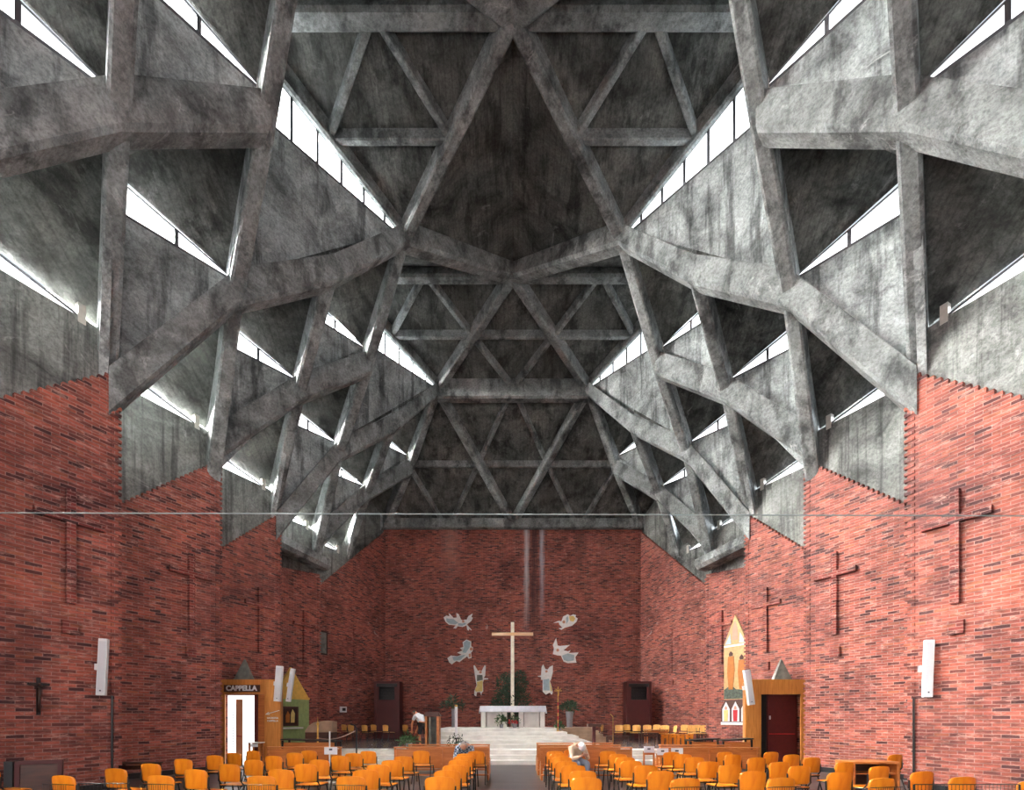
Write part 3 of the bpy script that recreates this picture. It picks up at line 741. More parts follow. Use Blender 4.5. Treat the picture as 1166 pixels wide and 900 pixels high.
for k in range(26):
    p = Vector((random.uniform(-.26, .2), random.uniform(-.16, .0), random.uniform(.2, .34)))
    for _ in range(7): leaf(rf, p, rdir(.3), .05, .04)
rf.build('blossoms', 'red', fl_, weld=False)
# paschal candle stand
cs = empty('candle_stand', (PX(519.5, 17.4), 17.4, .463), label='tall white paschal candle in a stand wreathed with greenery, left of the aisle', cat='candle')
MB().lathe((0, 0, 0), [(.16, 0), (.16, .03), (.03, .06), (.025, .35), (.07, .38), (.07, .42)], 14).build('base', 'iron', cs)
MB().tube([(0, 0, .42), (0, 0, 1.55)], .05, 12).build('candle', 'white', cs)
MB().lathe((0, 0, 1.55), [(.05, 0), (.055, .01), (.055, .05), (.02, .07)], 12).build('candle_cap', 'brass', cs)
f = MB()
for k in range(90):
    a = random.uniform(0, 6.28); q = random.uniform(.05, .36); leaf(f, (math.cos(a)*q, math.sin(a)*q, random.uniform(.03, .5-.9*q+.15)), rdir(.6), .16, .05)
f.build('foliage', 'leaf', cs, weld=False)
# lectern
le = empty('lectern', (PX(493, 17.35), 17.35, .463), label='brown wooden lectern with dark sloping top left of the altar steps', cat='lectern')
for s in (-1, 1): MB().box(s*.22-(.035 if s < 0 else .06), s*.22+.035, -.2, .2, 0, 1.2).build('side_panel', 'pew', le, bevel=.004)
MB().box(-.13, -.05, -.14, -.10, .05, 1.15).build('front_strip', 'slate', le)
MB().box(-.185, .185, .10, .14, .02, 1.18).build('rear_panel', 'slate', le)
MB().prism([Vector(p) for p in ((-.3, -.24, 1.2), (.3, -.24, 1.2), (.3, .25, 1.2), (-.3, .25, 1.2))], [Vector(p) for p in ((-.24, -.2, 1.36), (.24, -.2, 1.36), (.24, .22, 1.26), (-.24, .22, 1.26))]).build('reading_desk', 'bronze', le)
MB().tube([(.2, 0, 1.3), (.27, -.05, 1.48), (.33, -.12, 1.5)], .008, 6).build('microphone', 'black', le)
# processional cross
pc = empty('processional_cross', (PX(635, 20.3), 20.15, 1.036), label='gilded processional crucifix on a red and gold staff right of the altar', cat='cross')
MB().lathe((0, 0, 0), [(.14, 0), (.14, .02), (.02, .05)], 12).build('base', 'brass', pc)
for k in range(9): MB().tube([(0, 0, .04+k*.15), (0, 0, .04+k*.15+.149)], .02, 8).build('staff_section', 'red' if k % 2 else 'gold', pc)
g = MB().tube([(0, 0, 1.39), (0, 0, 1.9)], .018, 6); g.tube([(-.16, 0, 1.72), (.16, 0, 1.72)], .016, 6)
g.tube([(0, -.03, 1.5), (.02, -.04, 1.62), (0, -.03, 1.74)], .03, 8); g.tube([(0, -.03, 1.72), (-.12, -.03, 1.8)], .012, 6); g.tube([(0, -.03, 1.72), (.12, -.03, 1.8)], .012, 6)
g.build('crucifix', 'gold', pc)
am = empty('small_lectern', (PX(676, 17.4), 17.35, .463), label='small dark wooden reading stand right of the altar steps', cat='lectern')
MB().box(-.06, .06, -.06, .06, 0, .82).build('post', 'maroon', am, bevel=.005)
MB().box(-.22, .22, -.2, .2, .0, .04).build('base', 'maroon', am, bevel=.005)
MB().box(-.24, .24, -.18, .18, .82, .92).build('reading_desk', 'darkwood', am, bevel=.008)
ms = empty('microphone_stand', (PX(698, 20.2), 20.2, .45), label='thin brass microphone stand on the sanctuary floor right of the altar', cat='microphone stand')
MB().lathe((0, 0, 0), [(.14, 0), (.14, .02), (.012, .03)], 12).build('base', 'black', ms)
MB().tube([(0, 0, .02), (0, 0, 1.2)], .012, 6).build('pole', 'brass', ms)
MB().tube([(0, 0, 1.2), (-.12, -.05, 1.32)], .02, 6).build('microphone', 'brass', ms)

def table(name, loc, w, d, h, mat, label, cat='table', tilt=0, leg=.025, rz=0, legmat=None):
    r = empty(name, loc, rz, label=label, cat=cat)
    t = MB().box(-w/2, w/2, -d/2, d/2, h-.035, h).build('table_top', mat, r, bevel=.006)
    if tilt: t.rotation_euler.y = 0; t.data.transform(Matrix.Translation((0, 0, h)) @ Matrix.Rotation(tilt, 4, 'Y') @ Matrix.Translation((0, 0, -h)))
    hh = h-.04-abs(math.tan(tilt))*w*.45
    for sx_ in (-1, 1):
        for sy in (-1, 1): MB().box(sx_*(w/2-.05)-leg, sx_*(w/2-.05)+leg, sy*(d/2-.05)-leg, sy*(d/2-.05)+leg, 0, h-.036-(math.tan(tilt)*sx_*(w/2-.05) if tilt else 0)-.01*abs(bool(tilt))).build('leg', legmat or mat, r)
    MB().box(-w/2+.07, w/2-.07, -d/2+.06, -d/2+.08, .1 if name == 'sloped_desk' else hh-.12, hh-.02).build('apron', 'pew' if name == 'sloped_desk' else mat, r)
    return r
table('low_bench', (PX(700, 21.2), 20.6, .45), 1.0, .35, .38, 'darkwood', 'low black bench on the sanctuary floor right of the brass stand', 'bench')
table('side_table', (PX(733, 21), 20.3, .45), .75, .5, .52, 'darkwood', 'small brown table among the chairs, the one nearer the altar')
table('side_table', (PX(745, 21)+.3, 21.75, .45), 1.0, .5, .62, 'pew', 'brown wooden table among the sanctuary chairs before the right cabinet')
for k, (px, Y) in enumerate(((757, 20.4), (766, 20.8), (775, 20.4), (785, 20.8))):
    table('wooden_stool', (PX(px, Y), Y, .45), .30, .28, .45, 'ply', 'orange wooden stool on the sanctuary floor, %s of four going towards the right wall' % ordn[k], 'stool').__setitem__('group', 'orange stools right of the altar')
table('sloped_desk', (-6.35, 15.0, 0), 1.75, .55, .92, 'black', 'long black desk top before the left steps, beside the gold candlestick', 'desk', .03)
table('sloped_desk', (6.05, 15.2, 0), .95, .5, .93, 'black', 'black sloping desk by the right steps, the one nearer the aisle', 'desk', -.06)
table('sloped_desk', (7.1, 15.2, 0), 1.0, .5, .93, 'black', 'black sloping desk by the right steps, beside the wooden portal', 'desk', -.06)

# ---- people
def skin_mesh(name, verts, edges, mat, parent, sub=2, smooth=True):
    me = bpy.data.meshes.new(name); me.from_pydata([v[:3] for v in verts], edges, [])
    o = bpy.data.objects.new(name, me); COL.objects.link(o); o.parent = parent; me.materials.append(M[mat])
    md = o.modifiers.new('skin', 'SKIN'); md.use_smooth_shade = True
    if not me.skin_vertices: 
        bpy.context.view_layer.objects.active = o
    sk = me.skin_vertices[0].data if me.skin_vertices else None
    for i, v in enumerate(verts):
        r = v[3] if isinstance(v[3], tuple) else (v[3], v[3]); sk[i].radius = r
    sk[0].use_root = True
    s = o.modifiers.new('sub', 'SUBSURF'); s.levels = sub; s.render_levels = sub
    return o
class Sk:
    def __init__(s): s.v = []; s.e = []
    def add(s, p, r, link=None):
        s.v.append((p[0], p[1], p[2], r)); i = len(s.v)-1
        if link is not None: s.e.append((link, i))
        return i
    def chain(s, pts, link):
        for p, r in pts: link = s.add(p, r, link)
        return link
def lerp(a, b, t): return tuple(a[i]+(b[i]-a[i])*t for i in range(3))
def hand(sk, wrist_i, w, d, up):
    """palm, four unequal curled fingers and a side thumb; d = pointing direction"""
    d = Vector(d).normalized(); up = Vector(up).normalized(); sd = d.cross(up).normalized(); w = Vector(w)
    pa = sk.add(w+d*.045, (.026, .016), wrist_i)
    for k, (o, L) in enumerate(((-.027, .062), (-.009, .075), (.009, .078), (.026, .066))):
        b = w+d*.085+sd*o; i = sk.add(b, .0095, pa)
        sk.chain([(b+d*L*.5-up*L*.15, .0085), (b+d*L*.85-up*L*.45, .007)], i)
    t = w+d*.035+sd*-.035; i = sk.add(t, .011, pa); sk.chain([(t+d*.03-sd*.018, .0095), (t+d*.055-sd*.014-up*.01, .008)], i)
def person(loc, rz, J, top, bottom, hairmat, label, skinmat='skin', bare_calf=False, hair='full', sleeves=True):
    """J: joints dict in local metres; faces +Y"""
    root = empty('person', loc, rz, label=label, cat='person')
    b = Sk(); pel = b.add(J['pelvis'], (.15, .11))
    sp = b.chain([(lerp(J['pelvis'], J['chest'], .5), (.135, .10)), (J['chest'], (.16, .115)), (J['neck'], .058)], pel); ch = sp-1
    hd = Vector(J['head']); nk = Vector(J['neck']); ax = (hd-nk).normalized()
    i = b.add(hd-ax*.05, (.065, .075), sp); i = b.add(hd+ax*.03, (.08, .095), i); b.add(hd+ax*.085, (.06, .07), i)
    shirt = Sk(); q = shirt.add(lerp(J['pelvis'], J['chest'], .05), (.165, .13)); q = shirt.chain([(lerp(J['pelvis'], J['chest'], .5), (.155, .125)), (J['chest'], (.205, .155)), (lerp(J['chest'], J['neck'], .75), (.10, .09))], q)-1
    tr_ = Sk(); tp = tr_.add(J['pelvis'], (.165, .13))
    for s in 'LR':
        sh, el, wr, hp, kn, an, to = (J[k+s] for k in ('sh', 'el', 'wr', 'hip', 'kn', 'an', 'toe'))
        w = b.chain([(sh, .062), (lerp(sh, el, .5), .05), (el, .042), (lerp(el, wr, .5), .038), (wr, .027)], ch)
        d = Vector(wr)-Vector(el); hand(b, w, wr, J.get('hd'+s, d), J.get('hup', (0, 0, 1)))
        if sleeves: shirt.chain([(sh, .078), (lerp(sh, el, .5), .066), (el, .056), (lerp(el, wr, .8), .045)], q)
        else: shirt.chain([(sh, .078), (lerp(sh, el, .6), .066)], q)
        b.chain([(hp, .095), (lerp(hp, kn, .5), .08), (kn, .058), (lerp(kn, an, .35), .056), (an, .036), (to, (.04, .03))], pel)
        if bare_calf: tr_.chain([(hp, .11), (lerp(hp, kn, .5), .095), (lerp(hp, kn, .95), .08)], tp)
        else: tr_.chain([(hp, .11), (lerp(hp, kn, .5), .095), (kn, .075), (lerp(kn, an, .5), .065), (lerp(kn, an, .95), .058)], tp)
        sb = Sk(); k0 = sb.add(lerp(an, to, -.15), (.045, .04)); sb.chain([(lerp(an, to, .5), (.045, .04)), (lerp(an, to, 1.25), (.04, .03))], k0)
        skin_mesh('shoe', sb.v, sb.e, 'black', root, 1)
    body = skin_mesh('body', b.v, b.e, skinmat, root)
    skin_mesh('shirt', shirt.v, shirt.e, top, root); skin_mesh('trousers', tr_.v, tr_.e, bottom, root)
    # head: ellipsoid cranium with face features, hair cap
    face = Vector(J.get('face', (0, 1, 0))); face = (face-ax*face.dot(ax)).normalized(); sd = ax.cross(face)
    R = Matrix((sd, face, ax)).transposed().to_4x4(); R.translation = hd+ax*.02
    hr = MB(); n, m = 16, 10
    def sph(u, v, a, bb, c): return R@Vector((a*math.cos(u)*math.sin(v), bb*math.sin(u)*math.sin(v), c*math.cos(v)))
    for j in range(m):
        for i in range(n):
            u0, u1, v0, v1 = 2*math.pi*i/n, 2*math.pi*(i+1)/n, math.pi*j/m, math.pi*(j+1)/m
            um = (u0+u1)/2; front = math.sin(um) > .25
            keep = (v1 <= math.pi*.32 or (not front and v1 <= math.pi*.72)) if hair == 'full' else (not front and math.pi*.42 < v1 <= math.pi*.72)
            if keep: hr.face([sph(u0, v0, .088, .108, .122), sph(u1, v0, .088, .108, .122), sph(u1, v1, .088, .108, .122), sph(u0, v1, .088, .108, .122)])
    hr.build('hair', hairmat, root, smooth=True)
    fc = MB()
    fc.tube([R@Vector((0, .085, .01)), R@Vector((0, .115, -.025))], .008, 6, .014)
    for s in (-1, 1): fc.lathe(R@Vector((s*.085, 0, -.01)), [(.006, -.03), (.018, -.015), (.018, .015), (.006, .03)], 8)
    fc.build('nose_and_ears', skinmat, root, smooth=True)
    ef = MB()
    for s in (-1, 1): ef.lathe(R@Vector((s*.033, .094, .012)), [(.003, -.006), (.009, 0), (.003, .006)], 8)
    ef.tube([R@Vector((-.024, .095, -.055)), R@Vector((.024, .095, -.055))], .004, 5)
    ef.build('eyes_and_mouth', 'bronze', root)
    return root
def seatedJ(lean=.0, clasp=True):
    return dict(pelvis=(0, .14, .56), chest=(0, .30+lean, .83), neck=(0, .44+lean, .97), head=(0, .54+lean, 1.02),
        shL=(-.17, .36+lean, .87), shR=(.17, .36+lean, .87), elL=(-.22, .48+lean, .62), elR=(.22, .48+lean, .62), wrL=(-.06, .66+lean, .70), wrR=(.06, .66+lean, .70),
        hdL=(.3, .6, .5), hdR=(-.3, .6, .5), hipL=(-.10, .22, .53), hipR=(.10, .22, .53), knL=(-.13, .62, .52), knR=(.13, .62, .52), anL=(-.13, .60, .09), anR=(.13, .60, .09),
        toeL=(-.14, .74, .04), toeR=(.14, .74, .04), face=(0, .6, -.8))
bow = dict(chest=(0, .30, .90), neck=(0, .47, .99), head=(0, .56, .93), face=(0, .3, -1))
for px, py, top, bot, hm, hs, lab, rz, cl_ in ((529, 11.9, 'plaid', 'jeans', 'hair_grey', 'fringe', 'balding person in a blue plaid shirt bowed low, seated left of the aisle', math.pi, 'orange plywood chair turned round, under the person in the blue plaid shirt'),
        (652, 11.85, 'shirt_beige', 'jeans', 'hair_white', 'full', 'white haired person in a beige shirt bowed low, seated right of the aisle', math.pi+.35, 'orange plywood chair turned round, under the white haired person')):
    X_ = PX(px, py-.35)
    J = seatedJ(); J.update(bow); person((X_, py, 0), rz, J, top, bot, hm, lab, hair=hs)
    c = copy_tree(base); c.location = (X_, py, 0); c.rotation_euler.z = rz
    tag(c, cl_, 'chair')
J = dict(pelvis=(0, 0, .90), chest=(0, .22, 1.20), neck=(0, .36, 1.33), head=(0, .46, 1.34), shL=(-.18, .28, 1.24), shR=(.18, .28, 1.24), elL=(-.2, .42, .92), elR=(.2, .44, .92), wrL=(-.14, .50, .68), wrR=(.14, .52, .68),
    hipL=(-.1, 0, .87), hipR=(.1, 0, .87), knL=(-.11, .10, .48), knR=(.11, -.04, .48), anL=(-.11, .05, .09), anR=(.11, -.14, .09), toeL=(-.12, .2, .04), toeR=(.12, .0, .04), face=(0, .3, -.9), hup=(0, 1, 0))
person((PX(482, 18.4)-.0, 18.4, .452), .95, J, 'shirt_white', 'trousers', 'hair_dark', 'person in a white shirt and black shorts bending down beside the lectern', 'skin_or', bare_calf=True, sleeves=False)

# ---- confessionals
for s, nm in ((-1, 'left'), (1, 'right')):
    r = empty('confessional', (s*6.88, 26.2, .45), label='tall maroon wooden confessional in the %s corner of the end wall' % nm, cat='confessional')
    mb = MB(); w, h = .70, 3.15
    mb.box(-w, -w+.12, -.35, .4, 0, h); mb.box(w-.12, w, -.35, .4, 0, h); mb.box(-w+.12, w-.12, .34, .4, 0, h); mb.box(-w+.12, w-.12, -.35, .34, h-.12, h)
    mb.build('cabinet', 'maroon', r, bevel=.01)
    MB().box(-w+.125, w-.125, -.32, -.27, .03, 2.15).build('door', 'maroon', r, bevel=.01)
    for q in (-1, 1): MB().box(q*.50-.075, q*.50+.075, -.32, -.27, 2.15, 2.85).build('stile', 'maroon', r)
    MB().box(-w+.122, w-.122, .30, .338, 2.21, h-.122).build('recess_shade', 'black', r)  # black sheet added to paint the recess dark behind the opening
    gm = MB().box(-w+.125, w-.125, -.30, -.27, 2.85, h-.125)
    for k in range(4): gm.box(-w+.125, w-.125, -.1, -.08, 2.22+k*.16, 2.25+k*.16)
    gm.build('grille', 'black', r)
    MB().box(-w+.122, w-.122, -.2, .33, 2.16, 2.2).build('shelf', 'black', r)

# ---- chapel portals
def text(body, size, parent, loc, rot, mat, ext=.006, sx=1, name='lettering', bold=.0):
    cu = bpy.data.curves.new(name, 'FONT'); cu.body = body; cu.size = size; cu.extrude = ext; cu.align_x = 'CENTER'; cu.align_y = 'CENTER'; cu.offset = bold
    o = bpy.data.objects.new(name, cu); COL.objects.link(o)
    dg = bpy.context.evaluated_depsgraph_get(); me = bpy.data.meshes.new_from_object(o.evaluated_get(dg))
    bpy.data.objects.remove(o); o = bpy.data.objects.new(name, me); COL.objects.link(o); me.materials.clear(); me.materials.append(M[mat])
    o.parent = parent; o.location = loc; o.rotation_euler = rot; o.scale.x = sx; return o
YP = 16.2
for s, nm in ((-1, 'left'), (1, 'right')):
    r = empty('portal', (s*8.9, YP, 0), label='light wooden portal box %s' % ('with a bright open chapel doorway at the left wall' if s < 0 else 'around a dark red door at the right wall'), cat='portal')
    def bx(x0, x1, y0, y1, z0, z1): # x measured from nave axis
        a, b = sorted((s*x0, s*x1)); return MB().box(a-s*8.9, b-s*8.9, y0, y1, z0, z1)
    bx(7.95, 8.46, 0, .06, 0, 2.92).build('front_board', 'portal', r, bevel=.004)
    q = [(7.95, .06), (8.01, .06), (8.93, 2.1), (8.87, 2.1)]
    MB().prism([Vector((s*(x-8.9), y, 0)) for x, y in q], [Vector((s*(x-8.9), y, 2.92)) for x, y in q]).build('side_board', 'portal', r)
    bx(8.46, 9.98, 0, .06, 2.41, 2.92).build('lintel', 'portal', r, bevel=.004)
    bx(9.84, 9.98, 0, .06, 0, 2.41).build('jamb', 'portal', r, bevel=.004)
    bx(8.46, 8.52, .06, .3, 0, 2.41).build('jamb', 'portal', r, bevel=.004)
    bx(8.48, 9.9, .06, .9, 2.86, 2.92).build('roof_board', 'portal', r)
    sl_ = MB(); c0 = (9.35 if s < 0 else 9.35)-8.9
    sl_.prism([Vector((s*(c0-.32), .2, 2.92)), Vector((s*(c0+.32), .2, 2.92)), Vector((s*c0, .3, 3.65))], [Vector((s*(c0-.32), .4, 2.92)), Vector((s*(c0+.32), .4, 2.92)), Vector((s*c0, .4, 3.65))])
    so = sl_.build('slate_gable', 'slate'); so.location = (s*8.9, YP, .003)
    tag(so, 'grey slate triangle standing on top of the %s portal' % nm, 'stone')
    d = empty('door_%d' % (2 if s < 0 else 3), (s*9.15, YP+.12, 0), kind='structure', label='door inside the %s wooden portal' % nm, cat='door')
    if s > 0:
        MB().box(-.36, .69, .10, .15, 0, 2.41).build('door_leaf', 'doorred', d, bevel=.01)
        MB().box(-.36, -.34, .05, .099, 0, 2.41).build('edge_strip', 'maroon', d)
        MB().tube([(-.30, .05, 1.05), (.58, .05, 1.05)], .016, 6).build('push_bar', 'red', d)
        MB().box(-.28, -.23, .08, .099, 1.55, 1.68).build('lock_plate', 'white', d)
        MB().box(-.63, -.361, .12, .16, 0, 2.41).build('dark_inside_sheet', 'black', d)  # black sheet standing in for the unlit inside of the portal
    else:
        MB().box(-.69, .25, .06, .08, 0, 2.38).build('glass_leaf', 'pane_door', d, weld=False)
        MB().box(-.40, -.17, .03, .055, .1, 2.25).build('wooden_leaf', 'pinkdoor', d)
        MB().box(.25, .36, .0, .08, 0, 2.41).build('reveal', 'doorred', d); MB().box(.361, .62, .05, .09, 0, 2.41).build('reveal', 'pew', d)
        MB().tube([(-.34, .0, .98), (-.26, -.02, .98), (-.2, .0, .98)], .015, 6).build('door_handle', 'red', d)
        cm_ = MB()
        for k in range(24): cm_.box(-.51, -.48, .03, .055, .15+k*.09, .19+k*.09)
        cm_.build('perforated_strip', 'iron', d)
        # lit threshold: daylight of the chapel behind the open door
        sg = empty('chapel_sign', (-9.25, YP-.04, 2.61), label='dark board lettered CAPPELLA in white above the bright doorway', cat='sign')
        MB().box(-.60, .62, 0, .035, -.12, .12).build('board', 'darkwood', sg)
        text('CAPPELLA', .235, sg, (0, -.004, 0), (math.pi/2, 0, 0), 'lettering_white', sx=.98, bold=.012)
        s2 = empty('direction_lettering', (-8.2, YP-.012, 1.6), label='white lettering SACRESTIA CAPPELLA under an arrow on the portal board', cat='sign')
        text('SACRESTIA', .082, s2, (.0, 0, -.0), (math.pi/2, 0, 0), 'white', sx=.95, bold=.002); text('CAPPELLA', .082, s2, (0, 0, -.10), (math.pi/2, 0, 0), 'white', bold=.002)
        am_ = MB(); am_.tube([(-.22, 0, .13), (.23, 0, .26)], .012, 4); am_.tube([(-.24, 0, .125), (-.13, 0, .20)], .012, 4); am_.tube([(-.24, 0, .125), (-.10, 0, .12)], .012, 4)
        am_.build('arrow', 'white', s2)
table('small_table', (-8.55, 15.8, 0), .42, .34, .80, 'marble', 'small white topped table beside the bright chapel doorway', legmat='pew')

# ---- column loudspeakers
def speaker(loc, rz, tilt, h, w, label):
    r = empty('column_loudspeaker', loc, rz, label=label, cat='loudspeaker')
    m = Matrix.Rotation(tilt, 4, 'Y')
    mb = MB().box(-w/2, w/2, -.12, 0, -h/2, h/2, m); mb.build('housing', 'white', r, bevel=.01)
    MB().box(-w/2+.02, w/2-.02, -.128, -.1205, -h/2+.06, h/2-.06, m).build('grille', 'paper', r)
    MB().box(-w/2-.07, -w/2-.002, -.06, .04, -.07, .07, m).build('bracket', 'white', r, bevel=.006)
    MB().box(-.015, .015, -.1285, -.1282, -h/2+.09, -h/2+.12, m).build('badge', 'ink', r)
def wallrz(sx): return math.atan2(-sx*1.0, SL*1.0)*0+(-sx*math.radians(63.4))
p = wall_pt(1, 1, .36, 2.68, .10); speaker(p, -.35, .03, 1.25, .165, 'white column loudspeaker at the near edge of the right brick wall')
p = wall_pt(-1, 1, .28, 2.72, .10); speaker(p, .35, .04, 1.25, .165, 'white column loudspeaker at the near edge of the left brick wall')
speaker((PX(317.5, 16), 16.05, PZ(779, 16)), 0, .07, 1.2, .22, 'white column loudspeaker on the left portal, the one nearer the lettering')
speaker((PX(325.5, 16)+.05, 16.3, PZ(780, 16)), 0, .14, 1.15, .14, 'white column loudspeaker on the left portal, the slimmer one beside the painted niche')
speaker((PX(853, 16), 16.08, PZ(783, 16)), 0, -.14, 1.2, .22, 'white column loudspeaker leaning on the board of the right portal')
for sx, nm in ((-1, 'left'), (1, 'right')):
    a = wall_pt(sx, 1, .13, .14, .06); b = wall_pt(sx, 1, .13, 2.05 if sx > 0 else 2.1, .06)
    tag(MB().tube([a, b], .022, 6).build('black_pipe', 'black'), 'thin black pipe running down the %s wall below the loudspeaker' % nm, 'pipe')

# ---- things mounted on the sawtooth walls (local x = metres along wall from far edge, out = into room)
def wall_poly(mb, sx, n, pts, o0, o1):
    A = [wall_pt(sx, n, s, z, o0) for s, z in pts]; B = [wall_pt(sx, n, s, z, o1) for s, z in pts]; return mb.prism(A, B)
def build_at(mb, name, mat, parent, org):
    o = MB(); o.v = [tuple(Vector(v)-Vector(org)) for v in mb.v]; o.f = mb.f; o.uv = mb.uv
    return o.build(name, mat, parent)
# painted niche at the left
org = wall_pt(-1, 4, 1.5, .45)
ni = empty('painted_niche', org, label='green niche with yellow pointed gable standing at the left wall behind the portal', cat='shrine')
c, hw = 1.45, .82
def NP(pts, o0, o1, name, mat): mb = MB(); wall_poly(mb, -1, 4, pts, o0, o1); return build_at(mb, name, mat, ni, org)
NP([(c-hw, .46), (c-hw, 2.5), (c+hw, 2.5), (c+hw, .46)], .005, .12, 'green_wall', 'green')
NP([(c-hw, 2.5), (c, 3.8), (c+hw, 2.5)], .005, .12, 'yellow_gable', 'yellow')
NP([(c-hw, 2.42), (c-hw, 2.5), (c+hw, 2.5), (c+hw, 2.42)], .121, .17, 'cornice', 'yellow')
NP([(c-.3, 1.25), (c-.3, 2.1), (c+.45, 2.1), (c+.45, 1.25)], .121, .15, 'frame', 'darkwood')
NP([(c-.22, 1.32), (c-.22, 2.03), (c+.37, 2.03), (c+.37, 1.32)], .151, .16, 'picture', 'bronze')
NP([(c-.1, 1.4), (c-.12, 1.8), (c-.02, 1.98), (c+.05, 1.8), (c+.06, 1.4)], .161, .175, 'figure', 'angel_yellow')
NP([(c+.12, 1.4), (c+.10, 1.75), (c+.2, 1.9), (c+.28, 1.7), (c+.28, 1.4)], .161, .175, 'figure', 'orange')
NP([(c-.4, 1.13), (c-.4, 1.2), (c+.55, 1.2), (c+.55, 1.13)], .121, .32, 'shelf', 'marble')
NP([(c-.06, 2.75), (c-.1, 2.85), (c-.0, 2.98), (c+.1, 2.85), (c+.06, 2.75)], .121, .14, 'ornament', 'gold')
# icon at the right wall
org = wall_pt(1, 4, 1.45, 1.3)
ic = empty('painted_icon', org, label='tall pointed gilt painting of two robed figures on the right wall beside the portal', cat='painting')
def IP(pts, o0, o1, name, mat, par=None): mb = MB(); wall_poly(mb, 1, 4, pts, o0, o1); return build_at(mb, name, mat, par or ic, org)
a0, a1 = .93, 1.97; cc = (a0+a1)/2
IP([(a0, 2.42), (a0, 4.85), (cc, 6.1), (a1, 4.85), (a1, 2.42)], .005, .07, 'panel', 'icon_bg')
IP([(a0+.02, 4.72), (a0+.02, 4.80), (a1-.02, 4.80), (a1-.02, 4.72)], .071, .085, 'moulding', 'white')
IP([(a0+.07, 4.85), (cc-.22, 5.3), (cc-.18, 4.85)], .071, .08, 'gable_field', 'angel_blue'); IP([(a1-.07, 4.85), (cc+.22, 5.3), (cc+.18, 4.85)], .071, .08, 'gable_field', 'angel_blue')
IP([(cc-.13, 5.0), (cc-.11, 5.5), (cc, 5.85), (cc+.11, 5.5), (cc+.13, 5.0)], .071, .082, 'gable_figure', 'skin')
IP([(a0+.01, 2.44), (a0+.02, 2.85), (a0+.35, 3.05), (a0+.55, 2.85), (a1-.02, 2.8), (a1-.01, 2.44)], .071, .082, 'ground', 'icon_dark')
for x, h, mt in ((a0+.34, 1.45, 'orange'), (a1-.22, 1.25, 'orange')):
    IP([(x-.10, 2.85), (x-.17, 3.6), (x-.13, 2.85+h), (x+.13, 2.85+h), (x+.17, 3.7), (x+.09, 2.85)], .083, .095, 'robe', mt)
    IP([(x-.07, 2.86+h), (x-.09, 2.97+h), (x, 3.08+h), (x+.09, 2.97+h), (x+.07, 2.86+h)], .083, .1, 'head', 'darkwood')
pr = empty('predella', wall_pt(1, 4, 1.4, 1.3), label='row of three small arched saints below the gilt painting', cat='painting')
org = wall_pt(1, 4, 1.4, 1.3)
b0 = .80
IP([(b0, 1.3), (b0, 2.1), (b0+.2, 2.38), (b0+1.2, 2.38), (b0+1.32, 2.1), (b0+1.32, 1.3)], .005, .06, 'panel', 'darkwood', pr)
IP([(b0, 1.3), (b0, 1.42), (b0+1.32, 1.42), (b0+1.32, 1.3)], .061, .09, 'ledge', 'white', pr)
for k, mt in enumerate(('angel_yellow', 'red', 'green')):
    x = b0+.23+k*.43
    IP([(x-.17, 1.45), (x-.17, 2.0), (x, 2.32), (x+.17, 2.0), (x+.17, 1.45)], .061, .07, 'arch', 'paper', pr)
    IP([(x-.08, 1.46), (x-.10, 1.95), (x+.10, 1.95), (x+.08, 1.46)], .071, .08, 'robe', mt, pr)
    IP([(x-.05, 1.97), (x-.05, 2.07), (x, 2.13), (x+.05, 2.07), (x+.05, 1.97)], .071, .085, 'head', 'skin', pr)
# small crucifix on the near left wall
org = wall_pt(-1, 1, 1.22, 1.65)
kr = empty('wall_crucifix', org, label='small dark crucifix hanging on the near left brick wall', cat='crucifix')
def KP(pts, o0, o1, name, mat): mb = MB(); wall_poly(mb, -1, 1, pts, o0, o1); return build_at(mb, name, mat, kr, org)
x = 1.22
KP([(x-.028, 1.66), (x-.028, 2.42), (x+.028, 2.42), (x+.028, 1.66)], .005, .03, 'upright', 'black')
KP([(x-.15, 2.26), (x-.15, 2.31), (x+.15, 2.31), (x+.15, 2.26)], .005, .032, 'cross_arm', 'black')
fg = MB(); P_ = lambda s, z, o=.05: wall_pt(-1, 1, s, z, o)-org
fg.tube([P_(x, 1.72), P_(x+.01, 1.92, .07), P_(x, 2.05, .055), P_(x, 2.2, .055)], .02, 7, .035); fg.tube([P_(x, 2.2), P_(x-.13, 2.3)], .012, 6); fg.tube([P_(x, 2.2), P_(x+.13, 2.3)], .012, 6)
fg.lathe(P_(x, 2.27, .065), [(.008, -.03), (.024, -.01), (.024, .015), (.008, .035)], 8)
fg.build('figure', 'bronze', kr, smooth=True)
# leaning framed board
fb = empty('framed_board', (-8.9, 8.9, 0), .55, label='dark framed wooden board leaning against the near left wall', cat='frame')
L_ = Matrix.Rotation(-.06, 4, 'X')
MB().box(-.33, .33, 0, .04, 0, .80, L_).build('panel', 'darkwood', fb)
fr = MB()
for q in ((-.33, -.26, 0, .80), (.26, .33, 0, .80), (-.26, .26, .73, .80), (-.26, .26, 0, .07)): fr.box(q[0], q[1], -.03, -.001, q[2], q[3], L_)
fr.build('frame', 'maroon', fb, bevel=.004)
MB().box(-.46, -.345, -.02, .3, 0, .80).build('side_panel', 'black', fb)
